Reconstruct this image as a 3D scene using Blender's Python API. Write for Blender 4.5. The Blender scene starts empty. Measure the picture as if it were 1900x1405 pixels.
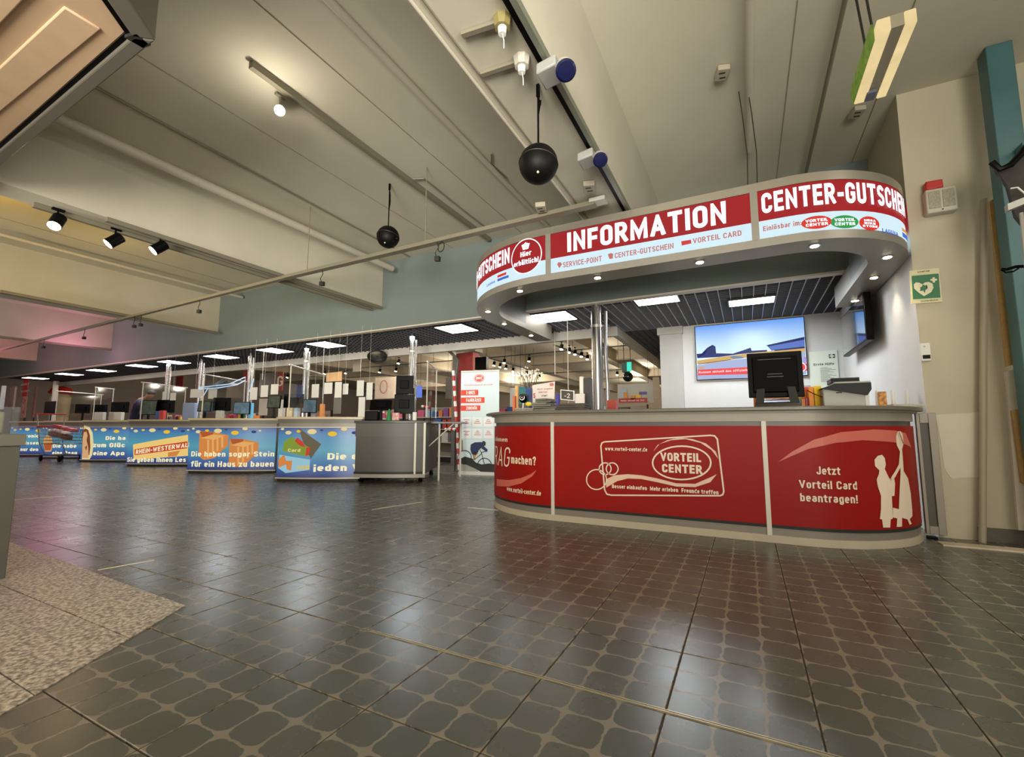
import bpy, bmesh, math, random
from mathutils import Vector, Matrix
random.seed(7)
S = bpy.context.scene
COL = S.collection
# ------------------------------------------------------------------ camera, world, exposure
FPX, YAW, PIT, ROLL, CH = 846.0, math.radians(-27.1), math.radians(6.2), math.radians(0.1), 0.95
CX, CY = 950.0, 702.5
_f = Vector((math.cos(PIT)*math.sin(YAW), math.cos(PIT)*math.cos(YAW), math.sin(PIT)))
_r0 = Vector((math.cos(YAW), -math.sin(YAW), 0)); _u0 = _r0.cross(_f)
_r = _r0*math.cos(ROLL)+_u0*math.sin(ROLL); _u = _u0*math.cos(ROLL)-_r0*math.sin(ROLL)
CAM = Vector((0, 0, CH))
cd = bpy.data.cameras.new('camera'); cd.sensor_fit = 'HORIZONTAL'; cd.sensor_width = 36; cd.lens = FPX/1900*36
cd.clip_start = 0.02; cd.clip_end = 200
cam = bpy.data.objects.new('camera', cd); COL.objects.link(cam)
cam.matrix_world = Matrix(((_r.x, _u.x, -_f.x, 0), (_r.y, _u.y, -_f.y, 0), (_r.z, _u.z, -_f.z, CH), (0, 0, 0, 1)))
S.camera = cam
W = bpy.data.worlds.new('hall'); S.world = W; W.use_nodes = True
W.node_tree.nodes['Background'].inputs[0].default_value = (0.95, 0.90, 0.80, 1)
W.node_tree.nodes['Background'].inputs[1].default_value = 0.75
S.view_settings.view_transform = 'Standard'; S.view_settings.look = 'None'
S.view_settings.exposure = 0.0; S.view_settings.gamma = 1.0; S.view_settings.use_curve_mapping = False
S.cycles.use_denoising = True; S.cycles.max_bounces = 7; S.cycles.diffuse_bounces = 4; S.cycles.sample_clamp_indirect = 6

LK = 2.2
def lamp(kind, loc, power, color, size=0.1, size_y=None, rot=None, aim=None, spot=None, blend=0.5):
    l = bpy.data.lights.new('light', kind); l.energy = power; l.color = color
    if kind == 'AREA':
        l.shape = 'RECTANGLE'; l.size = size; l.size_y = size_y or size
    else: l.shadow_soft_size = size
    if kind == 'SPOT': l.spot_size = math.radians(spot or 60); l.spot_blend = blend
    l.energy = power*LK
    o = bpy.data.objects.new('light', l); COL.objects.link(o); o.location = loc
    if aim is not None: o.rotation_euler = (Vector(aim)-Vector(loc)).to_track_quat('-Z', 'Y').to_euler()
    elif rot: o.rotation_euler = rot
    return o
WARM = (1.0, 0.91, 0.76); WARM2 = (1.0, 0.74, 0.42); COOL = (0.86, 0.93, 1.0)
# the hall behind and above the camera: added fill lights over the aisle, out of the frame
lamp('AREA', (2.2, -3.5, 4.0), 130, WARM, 5, 4, rot=(0, 0, 0))
lamp('AREA', (-9, -4.0, 4.0), 160, WARM, 8, 4, rot=(0, 0, 0))
lamp('AREA', (3.4, 2.6, 3.9), 26, WARM, 1.2, 1.2, rot=(0, 0, 0))
# added upward spots behind the camera, no real fixtures, brightening the hall ceiling
for x, y, ax, ay, e in ((3.0, -5.0, 0.0, 3.5, 900), (0.0, -5.0, -4.0, 4.0, 2300), (-7, -4.5, -9, 4.0, 1000), (-14, -4, -17, 4.0, 700)):
    lamp('SPOT', (x, y, 1.2), e, (1, .955, .84), 1.4, aim=(ax, ay, 4.2), spot=64, blend=1.0)
lamp('SPOT', (4.0, -1.0, 1.0), 520, (1, .955, .84), 1.2, aim=(-4.6, 2.6, 4.2), spot=46, blend=1.0)  # added spot right of the camera, fills the dark upper left ceiling
# the shop floor behind the tills
for x, y, e in ((-4.5, 11.5, 110), (-9.5, 11.5, 110), (-15, 12, 130), (-21, 12, 110), (-5, 17, 90), (-12, 18, 110), (-1.2, 16, 40), (-5, 24, 160), (-12, 25, 200), (-19, 24, 160), (-6, 31, 160), (-14, 31, 160)):
    lamp('POINT', (x, y, 3.3 if y > 20 else 2.9), e*0.62, (1, 0.88, 0.72), 0.06)
# coloured wash lights of the shops far left
lamp('POINT', (-5.2, -0.9, 1.7), 11, (1, .78, .6), 0.3)
lamp('POINT', (-20.5, 4.6, 3.0), 34, (1.0, 0.25, 0.38), 0.8)
lamp('POINT', (-16.5, 5.6, 3.0), 17, (1.0, 0.34, 0.62), 0.6)
lamp('POINT', (-8.6, 1.5, 3.3), 38, (1.0, 0.66, 0.18), 0.15)
lamp('POINT', (-9.6, 3.6, 3.3), 6, (1.0, 0.72, 0.3), 0.1)
# ------------------------------------------------------------------ materials
def lin(c):
    if isinstance(c, str): c = tuple(int(c[i:i+2], 16) for i in (0, 2, 4))
    o = []
    for v in c[:3]:
        v = v/255.0
        o.append(v/12.92 if v <= 0.04045 else ((v+0.055)/1.055)**2.4)
    return (*o, 1)
MC = {}
def mat(name, c='808080', rough=0.5, metal=0.0, noise=0.0, scale=6, bump=0.0, emit=0.0, spec=0.5, trans=0.0, c2=None, rough_var=0.0, coat=0.0):
    if name in MC: return MC[name]
    m = bpy.data.materials.new(name); m.use_nodes = True; nt = m.node_tree; b = nt.nodes['Principled BSDF']
    N, L = nt.nodes, nt.links
    b.inputs['Base Color'].default_value = lin(c); b.inputs['Roughness'].default_value = rough
    b.inputs['Metallic'].default_value = metal; b.inputs['Specular IOR Level'].default_value = spec
    if coat: b.inputs['Coat Weight'].default_value = coat; b.inputs['Coat Roughness'].default_value = 0.1
    if trans: b.inputs['Transmission Weight'].default_value = trans; b.inputs['IOR'].default_value = 1.05
    tc = N.new('ShaderNodeNewGeometry')
    nz = N.new('ShaderNodeTexNoise'); nz.inputs['Scale'].default_value = scale; nz.inputs['Detail'].default_value = 5
    L.new(tc.outputs['Position'], nz.inputs['Vector'])
    rp = N.new('ShaderNodeMapRange'); rp.inputs[1].default_value = 0.3; rp.inputs[2].default_value = 0.7
    L.new(nz.outputs[0], rp.inputs[0])
    mx = N.new('ShaderNodeMix'); mx.data_type = 'RGBA'
    a = lin(c); k = noise
    mx.inputs[6].default_value = a if not c2 else lin(c2)
    if not c2: mx.inputs[6].default_value = tuple(v*(1-k) for v in a[:3])+(1,)
    mx.inputs[7].default_value = a if c2 else tuple(min(1, v*(1+k)) for v in a[:3])+(1,)
    L.new(rp.outputs[0], mx.inputs[0]); 
    if emit:
        b.inputs['Specular IOR Level'].default_value = 0.12
        b.inputs['Base Color'].default_value = (0.01, 0.01, 0.01, 1)
        L.new(mx.outputs[2], b.inputs['Emission Color']); b.inputs['Emission Strength'].default_value = emit
    else: L.new(mx.outputs[2], b.inputs['Base Color'])
    if rough_var:
        r2 = N.new('ShaderNodeMapRange'); r2.inputs[3].default_value = max(0, rough-rough_var); r2.inputs[4].default_value = rough+rough_var
        L.new(nz.outputs[0], r2.inputs[0]); L.new(r2.outputs[0], b.inputs['Roughness'])
    if bump:
        bp = N.new('ShaderNodeBump'); bp.inputs['Strength'].default_value = bump; bp.inputs['Distance'].default_value = 0.01
        L.new(nz.outputs[0], bp.inputs['Height']); L.new(bp.outputs[0], b.inputs['Normal'])
    MC[name] = m; return m
def mnode(nt, op, a, b=None, c=None):
    n = nt.nodes.new('ShaderNodeMath'); n.operation = op
    for i, v in enumerate((a, b, c)):
        if v is None: continue
        if isinstance(v, (int, float)): n.inputs[i].default_value = v
        else: nt.links.new(v, n.inputs[i])
    return n.outputs[0]
TX, TY, TS = -1.199, 1.707, 0.4544
def tile_mat():
    m = bpy.data.materials.new('stone tile with printed pads'); m.use_nodes = True; nt = m.node_tree; N, L = nt.nodes, nt.links
    b = N['Principled BSDF']; g = N.new('ShaderNodeNewGeometry')
    nz = N.new('ShaderNodeTexNoise'); nz.inputs['Scale'].default_value = 26; nz.inputs['Detail'].default_value = 4
    L.new(g.outputs['Position'], nz.inputs['Vector'])
    sep = N.new('ShaderNodeSeparateXYZ'); L.new(g.outputs['Position'], sep.inputs[0])
    q = TS/3; ds = []
    wob = mnode(nt, 'MULTIPLY', mnode(nt, 'SUBTRACT', nz.outputs[0], 0.5), 0.022)
    for i, o in ((0, TX), (1, TY)):
        p = mnode(nt, 'ADD', mnode(nt, 'SUBTRACT', sep.outputs[i], o), wob)
        fr = mnode(nt, 'SUBTRACT', mnode(nt, 'FRACT', mnode(nt, 'DIVIDE', mnode(nt, 'ADD', p, 50*TS), q)), 0.5)
        ds.append(mnode(nt, 'ABSOLUTE', fr))
    # superellipse pad  |x|^5+|y|^5 < 0.475^5
    e = mnode(nt, 'ADD', mnode(nt, 'POWER', ds[0], 4.6), mnode(nt, 'POWER', ds[1], 4.6))
    rr = mnode(nt, 'POWER', e, 1/4.6)
    mr = N.new('ShaderNodeMapRange'); mr.interpolation_type = 'SMOOTHSTEP'
    mr.inputs[1].default_value = 0.462; mr.inputs[2].default_value = 0.486; L.new(rr, mr.inputs[0])
    n2 = N.new('ShaderNodeTexNoise'); n2.inputs['Scale'].default_value = 2.2; n2.inputs['Detail'].default_value = 6
    L.new(g.outputs['Position'], n2.inputs['Vector'])
    pc = N.new('ShaderNodeMix'); pc.data_type = 'RGBA'; pc.inputs[6].default_value = lin('40433d'); pc.inputs[7].default_value = lin('5c5c53')
    L.new(n2.outputs[0], pc.inputs[0])
    mx = N.new('ShaderNodeMix'); mx.data_type = 'RGBA'; L.new(mr.outputs[0], mx.inputs[0]); L.new(pc.outputs[2], mx.inputs[6])
    mx.inputs[7].default_value = lin('7a7363'); L.new(mx.outputs[2], b.inputs['Base Color'])
    r = mnode(nt, 'ADD', mnode(nt, 'MULTIPLY', mr.outputs[0], 0.05), mnode(nt, 'ADD', mnode(nt, 'MULTIPLY', n2.outputs[0], 0.12), 0.21))
    L.new(r, b.inputs['Roughness']); b.inputs['Specular IOR Level'].default_value = 0.38
    return m
def granite_mat():
    m = bpy.data.materials.new('granite'); m.use_nodes = True; nt = m.node_tree; N, L = nt.nodes, nt.links
    b = N['Principled BSDF']; g = N.new('ShaderNodeNewGeometry')
    v = N.new('ShaderNodeTexNoise'); v.inputs['Scale'].default_value = 55; v.inputs['Detail'].default_value = 6; L.new(g.outputs['Position'], v.inputs['Vector'])
    cr = N.new('ShaderNodeValToRGB'); L.new(v.outputs[0], cr.inputs[0]); e = cr.color_ramp.elements
    e[0].position = 0.36; e[0].color = lin('6f675a'); e[1].position = 0.62; e[1].color = lin('ccc3b2')
    n = cr.color_ramp.elements.new(0.5); n.color = lin('a39a8a')
    L.new(cr.outputs[0], b.inputs['Base Color']); b.inputs['Roughness'].default_value = 0.45
    return m
def grad_mat(name, stops, z0, z1, emit=1.0, x0=None):
    """printed vertical gradient between two heights (a backlit print)"""
    m = bpy.data.materials.new(name); m.use_nodes = True; nt = m.node_tree; N, L = nt.nodes, nt.links
    b = N['Principled BSDF']; g = N.new('ShaderNodeNewGeometry'); sep = N.new('ShaderNodeSeparateXYZ'); L.new(g.outputs['Position'], sep.inputs[0])
    mr = N.new('ShaderNodeMapRange'); mr.inputs[1].default_value = z0; mr.inputs[2].default_value = z1; L.new(sep.outputs[2], mr.inputs[0])
    cr = N.new('ShaderNodeValToRGB'); L.new(mr.outputs[0], cr.inputs[0]); e = cr.color_ramp.elements
    e[0].position, e[0].color = stops[0][0], lin(stops[0][1]); e[1].position, e[1].color = stops[-1][0], lin(stops[-1][1])
    for p, c in stops[1:-1]: n = e.new(p); n.color = lin(c)
    b.inputs['Base Color'].default_value = (0.02, 0.02, 0.02, 1); b.inputs['Roughness'].default_value = 0.35
    if emit: L.new(cr.outputs[0], b.inputs['Emission Color']); b.inputs['Emission Strength'].default_value = emit
    else: L.new(cr.outputs[0], b.inputs['Base Color'])
    return m
def glass_mat():
    m = bpy.data.materials.new('clear acrylic'); m.use_nodes = True; nt = m.node_tree; N, L = nt.nodes, nt.links
    out = N['Material Output']; t = N.new('ShaderNodeBsdfTransparent'); t.inputs[0].default_value = (0.93, 0.95, 0.95, 1)
    gl = N.new('ShaderNodeBsdfGlossy'); gl.inputs['Roughness'].default_value = 0.04
    mx = N.new('ShaderNodeMixShader'); mx.inputs[0].default_value = 0.08
    L.new(t.outputs[0], mx.inputs[1]); L.new(gl.outputs[0], mx.inputs[2]); L.new(mx.outputs[0], out.inputs[0])
    return m
GLASS = glass_mat(); TILE = tile_mat(); GRANITE = granite_mat()
plaster = mat('ceiling plaster', 'c0bba8', 0.85, noise=0.07, scale=0.9, bump=0.25)
beamp = mat('beam plaster', 'bcb6a4', 0.85, noise=0.06, scale=1.5, bump=0.3)
fascia = mat('header paint', '6d7773', 0.8, noise=0.05, scale=1.2)
wallw = mat('white wall paint', 'cfccc8', 0.7, noise=0.03, scale=2)
wallb = mat('beige wall paint', 'b8b098', 0.8, noise=0.05, scale=1.8, bump=0.2)
alu = mat('brushed aluminium', 'a9a49a', 0.38, 0.75, noise=0.05, scale=3)
alul = mat('light aluminium profile', 'c6c0b3', 0.5, 0.15, noise=0.03)
chrome = mat('chrome', 'a2a2a2', 0.24, 1.0)
greylam = mat('grey laminate', '6e6a61', 0.42, noise=0.05, scale=4)
toplam = mat('dark taupe laminate', '625c50', 0.35, noise=0.06, scale=9)
redp = mat('red printed panel', '8c0f07', 0.45, spec=0.18, noise=0.05, scale=2)
cream = mat('cream print', 'e0cdb4', 0.5)
blk = mat('black plastic', '080808', 0.35, spec=0.08)
blks = mat('black gloss', '08090b', 0.08)
dgrey = mat('dark grey plastic', '2c2b28', 0.45, spec=.2)
lgrey = mat('light grey plastic', 'b5b3a9', 0.45)
white = mat('white plastic', 'dcdad2', 0.5)
paper = mat('white paper', 'd6d4d0', 0.7)
wpipe = mat('white painted pipe', 'b8b1a0', 0.5)
darkm = mat('dark grating metal', '2c2c2e', 0.5, 0.2); slatm = mat('lamplit grating bar', 'a9abb4', 0.45)
redpl = mat('red plastic', 'b02018', 0.4)
track = mat('grey track', '77715f', 0.5)
# ------------------------------------------------------------------ mesh building
class MB:
    def __init__(s): s.v = []; s.f = []
    def add(s, vs, fs):
        n = len(s.v); s.v += [tuple(v) for v in vs]; s.f += [tuple(i+n for i in f) for f in fs]; return s
    def box(s, x0, x1, y0, y1, z0, z1):
        return s.add([(x0,y0,z0),(x1,y0,z0),(x1,y1,z0),(x0,y1,z0),(x0,y0,z1),(x1,y0,z1),(x1,y1,z1),(x0,y1,z1)],
                     [(3,2,1,0),(4,5,6,7),(0,1,5,4),(1,2,6,5),(2,3,7,6),(3,0,4,7)])
    def obox(s, c, ax, ay, az):
        c = Vector(c); ax, ay, az = Vector(ax)/2, Vector(ay)/2, Vector(az)/2
        vs = [c+i*ax+j*ay+k*az for k in (-1,1) for i, j in ((-1,-1),(1,-1),(1,1),(-1,1))]
        return s.add(vs, [(3,2,1,0),(4,5,6,7),(0,1,5,4),(1,2,6,5),(2,3,7,6),(3,0,4,7)])
    def cyl(s, a, b, r, r2=None, n=14):
        a, b = Vector(a), Vector(b); d = (b-a).normalized(); r2 = r if r2 is None else r2
        t = Vector((0,0,1)) if abs(d.z) < 0.9 else Vector((1,0,0)); u = d.cross(t).normalized(); w = d.cross(u)
        vs = []
        for p, q in ((a, r), (b, r2)):
            for i in range(n):
                an = 2*math.pi*i/n; vs.append(p+u*math.cos(an)*q+w*math.sin(an)*q)
        fs = [(i, (i+1)%n, n+(i+1)%n, n+i) for i in range(n)]+[tuple(range(n-1,-1,-1)), tuple(range(n, 2*n))]
        return s.add(vs, fs)
    def tube(s, pts, r, n=8):
        pts = [Vector(p) for p in pts]; rings = []
        for i, p in enumerate(pts):
            d = (pts[min(i+1, len(pts)-1)]-pts[max(i-1, 0)]).normalized()
            t = Vector((0,0,1)) if abs(d.z) < 0.9 else Vector((1,0,0)); u = d.cross(t).normalized(); w = d.cross(u)
            rings.append([p+u*math.cos(2*math.pi*k/n)*r+w*math.sin(2*math.pi*k/n)*r for k in range(n)])
        vs = [v for q in rings for v in q]; fs = []
        for i in range(len(pts)-1):
            for k in range(n): fs.append((i*n+k, i*n+(k+1)%n, (i+1)*n+(k+1)%n, (i+1)*n+k))
        fs += [tuple(range(n-1,-1,-1)), tuple(range((len(pts)-1)*n, len(pts)*n))]
        return s.add(vs, fs)
    def prism(s, poly, z0, z1):
        n = len(poly); vs = [(x,y,z0) for x,y in poly]+[(x,y,z1) for x,y in poly]
        return s.add(vs, [tuple(range(n-1,-1,-1)), tuple(range(n,2*n))]+[(i,(i+1)%n,n+(i+1)%n,n+i) for i in range(n)])
    def ext(s, poly3, d):
        n = len(poly3); d = Vector(d); vs = [Vector(p) for p in poly3]; vs += [p+d for p in vs]
        return s.add(vs, [tuple(range(n-1,-1,-1)), tuple(range(n,2*n))]+[(i,(i+1)%n,n+(i+1)%n,n+i) for i in range(n)])
    def lathe(s, prof, c=(0,0,0), n=24, ax=None):
        c = Vector(c); vs = []
        if ax is None: X, Y, Z = Vector((1,0,0)), Vector((0,1,0)), Vector((0,0,1))
        else:
            Z = Vector(ax).normalized(); t = Vector((0,0,1)) if abs(Z.z) < 0.9 else Vector((1,0,0)); X = Z.cross(t).normalized(); Y = Z.cross(X)
        for r, z in prof:
            for i in range(n):
                a = 2*math.pi*i/n; vs.append(c+X*math.cos(a)*r+Y*math.sin(a)*r+Z*z)
        fs = []
        for j in range(len(prof)-1):
            for i in range(n): fs.append((j*n+i, j*n+(i+1)%n, (j+1)*n+(i+1)%n, (j+1)*n+i))
        fs += [tuple(range(n-1,-1,-1)), tuple(range((len(prof)-1)*n, len(prof)*n))]
        return s.add(vs, fs)
    def sph(s, c, r, n=16, sc=(1,1,1)):
        pr = [(max(1e-4, math.sin(math.pi*i/n))*r, -math.cos(math.pi*i/n)*r) for i in range(n+1)]
        k = len(s.v); s.lathe(pr, (0,0,0), n*2); c = Vector(c)
        for i in range(k, len(s.v)):
            v = s.v[i]; s.v[i] = (v[0]*sc[0]+c.x, v[1]*sc[1]+c.y, v[2]*sc[2]+c.z)
        return s
    def ring(s, c, n_, R, r, n=24, k=6, sc=1.0):
        """torus around axis n_"""
        c = Vector(c); Z = Vector(n_).normalized(); t = Vector((0,0,1)) if abs(Z.z) < 0.9 else Vector((1,0,0)); X = Z.cross(t).normalized(); Y = Z.cross(X)
        vs = []; fs = []
        for i in range(n):
            a = 2*math.pi*i/n; e = X*math.cos(a)+Y*math.sin(a)*sc
            for j in range(k):
                b = 2*math.pi*j/k; vs.append(c+e*(R+r*math.cos(b))+Z*r*math.sin(b))
        for i in range(n):
            for j in range(k): fs.append((i*k+j, ((i+1)%n)*k+j, ((i+1)%n)*k+(j+1)%k, i*k+(j+1)%k))
        return s.add(vs, fs)
ROOT = {}
def mesh_of(mb, name, o=Vector((0,0,0)), smooth=True):
    me = bpy.data.meshes.new(name); me.from_pydata([(v[0]-o.x, v[1]-o.y, v[2]-o.z) for v in mb.v], [], mb.f)
    bm = bmesh.new(); bm.from_mesh(me); bmesh.ops.recalc_face_normals(bm, faces=bm.faces)
    if smooth:
        for e in bm.edges:
            if len(e.link_faces) == 2 and e.calc_face_angle(0) > 0.6: e.smooth = False
        for f in bm.faces: f.smooth = True
    bm.to_mesh(me); bm.free(); me.update(); return me
def part(name, mb, m, parent=None, label=None, bevel=0, smooth=True, kind=None):
    o = ROOT.get(parent.name, Vector((0,0,0))) if parent else Vector((0,0,0))
    me = mesh_of(mb, name, o, smooth); me.materials.append(m)
    ob = bpy.data.objects.new(name, me); COL.objects.link(ob)
    if parent: ob.parent = parent; ROOT[ob.name] = o
    if label: ob['label'] = label
    if kind: ob['kind'] = kind
    if bevel:
        b = ob.modifiers.new('edge', 'BEVEL'); b.width = bevel; b.segments = 2; b.limit_method = 'ANGLE'
    return ob
def thing(name, label, cat, loc=(0,0,0), group=None, kind=None):
    o = bpy.data.objects.new(name, None); COL.objects.link(o); o.location = loc; o.empty_display_size = 0.1
    o['label'] = label; o['category'] = cat
    if group: o['group'] = group
    if kind: o['kind'] = kind
    ROOT[o.name] = Vector(loc); return o
def single(name, mb, m, label, cat, group=None, bevel=0, smooth=True):
    c = Vector((sum(v[0] for v in mb.v)/len(mb.v), sum(v[1] for v in mb.v)/len(mb.v), min(v[2] for v in mb.v)))
    me = mesh_of(mb, name, c, smooth); me.materials.append(m); o = bpy.data.objects.new(name, me); COL.objects.link(o); o.location = c
    o['label'] = label; o['category'] = cat; ROOT[o.name] = c
    if group: o['group'] = group
    if bevel:
        b = o.modifiers.new('edge', 'BEVEL'); b.width = bevel; b.segments = 2; b.limit_method = 'ANGLE'
    return o
def struct(name, mb, m, label=None, smooth=False):
    o = part(name, mb, m, smooth=smooth); o['kind'] = 'structure'; o['label'] = label or name.replace('_', ' '); return o
def kids(o): return [c for c in bpy.data.objects if c.parent == o]
def copy_tree(o, parent=None, kidmap=None):
    if kidmap is None:
        kidmap = {}
        for c in bpy.data.objects:
            if c.parent: kidmap.setdefault(c.parent.name, []).append(c)
    c = o.copy(); COL.objects.link(c); c.parent = parent
    for ch in kidmap.get(o.name, []): copy_tree(ch, c, kidmap)
    return c
def at(u, v, **k):
    """the point where the sight line of photo pixel (u, v) meets the plane x=, y= or z="""
    d = _f*FPX+_r*(u-CX)-_u*(v-CY); (a, val), = k.items(); i = 'xyz'.index(a)
    return CAM+d*((val-CAM[i])/d[i])
class Surf:
    """vertical surface over a plan polyline; s = arc length, outward = right-hand side of travel"""
    def __init__(s, pts, side=1):
        s.p = [Vector((p[0], p[1])) for p in pts]; s.side = side; s.l = [0]
        for a, b in zip(s.p, s.p[1:]): s.l.append(s.l[-1]+(b-a).length)
        n = []
        for i in range(len(s.p)):
            d = (s.p[min(i+1, len(s.p)-1)]-s.p[max(i-1, 0)]).normalized(); n.append(Vector((d.y, -d.x))*side)
        s.n = n
    def pt(s, t, z, off=0.0):
        i = 0
        while i < len(s.l)-2 and t > s.l[i+1]: i += 1
        L = s.l[i+1]-s.l[i]; k = (t-s.l[i])/L
        p = s.p[i].lerp(s.p[i+1], k) if 0 <= k <= 1 else s.p[i]+(s.p[i+1]-s.p[i])*k
        n = s.n[i].lerp(s.n[i+1], max(0, min(1, k))).normalized()
        return Vector((p.x+n.x*off, p.y+n.y*off, z))
    def hit(s, u, v):
        d = _f*FPX+_r*(u-CX)-_u*(v-CY); best = None
        for i in range(len(s.p)-1):
            a, b = s.p[i], s.p[i+1]; e = b-a; det = d.x*(-e.y)+e.x*d.y
            if abs(det) < 1e-12: continue
            t = (a.x*(-e.y)+e.x*a.y)/det; k = (d.x*a.y-d.y*a.x)/det
            lo = -1e9 if i == 0 and len(s.p) == 2 else -0.001; hi = 1e9 if len(s.p) == 2 else 1.001
            if t > 0 and lo <= k <= hi and (best is None or t < best[0]): best = (t, s.l[i]+k*(s.l[i+1]-s.l[i]))
        if best is None: return None
        return (best[1], CH+d.z*best[0])
    def sweep(s, mb, s0, s1, prof, step=0.08):
        ts = [s0]+[l for l in s.l if s0+1e-4 < l < s1-1e-4]+[s1]; n = len(prof); vs = []; fs = []
        for t in ts: vs += [s.pt(t, z, o) for o, z in prof]
        for i in range(len(ts)-1):
            for j in range(n): fs.append((i*n+j, i*n+(j+1)%n, (i+1)*n+(j+1)%n, (i+1)*n+j))
        fs += [tuple(range(n-1,-1,-1)), tuple(range((len(ts)-1)*n, len(ts)*n))]
        return mb.add(vs, fs)
def arc(cx, cy, r, a0, a1, n=14, ry=None):
    ry = ry or r
    return [(cx+r*math.cos(math.radians(a0+(a1-a0)*i/n)), cy+ry*math.sin(math.radians(a0+(a1-a0)*i/n))) for i in range(n+1)]
def shape(name, surf, pts, m, parent, off=0.003, px=True, label=None, th=0.001):
    """a printed shape lying on a surface; pts in photo pixels or in (s, z)"""
    q = [surf.hit(*p) for p in pts] if px else pts
    q = [p for p in q if p]
    if len(q) < 3: return None
    # densify so that the shape follows a curved surface
    ss = [p[0] for p in q]; mb = MB()
    bm = bmesh.new(); vs = [bm.verts.new((a, 0, b)) for a, b in q]
    try: bm.faces.new(vs)
    except Exception: bm.free(); return None
    if len(surf.p) > 2:
        for l in surf.l:
            if min(ss) < l < max(ss):
                bmesh.ops.bisect_plane(bm, geom=bm.verts[:]+bm.edges[:]+bm.faces[:], plane_co=(l, 0, 0), plane_no=(1, 0, 0))
    bmesh.ops.triangulate(bm, faces=bm.faces[:]); bm.verts.index_update()
    mb.add([surf.pt(v.co.x, v.co.z, off) for v in bm.verts], [[v.index for v in f.verts] for f in bm.faces]); bm.free()
    return part(name, mb, m, parent, smooth=False, label=label)
def disc(c, rx, rz=None, n=20): return [(c[0]+rx*math.cos(2*math.pi*i/n), c[1]+(rz or rx)*math.sin(2*math.pi*i/n)) for i in range(n)]
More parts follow.
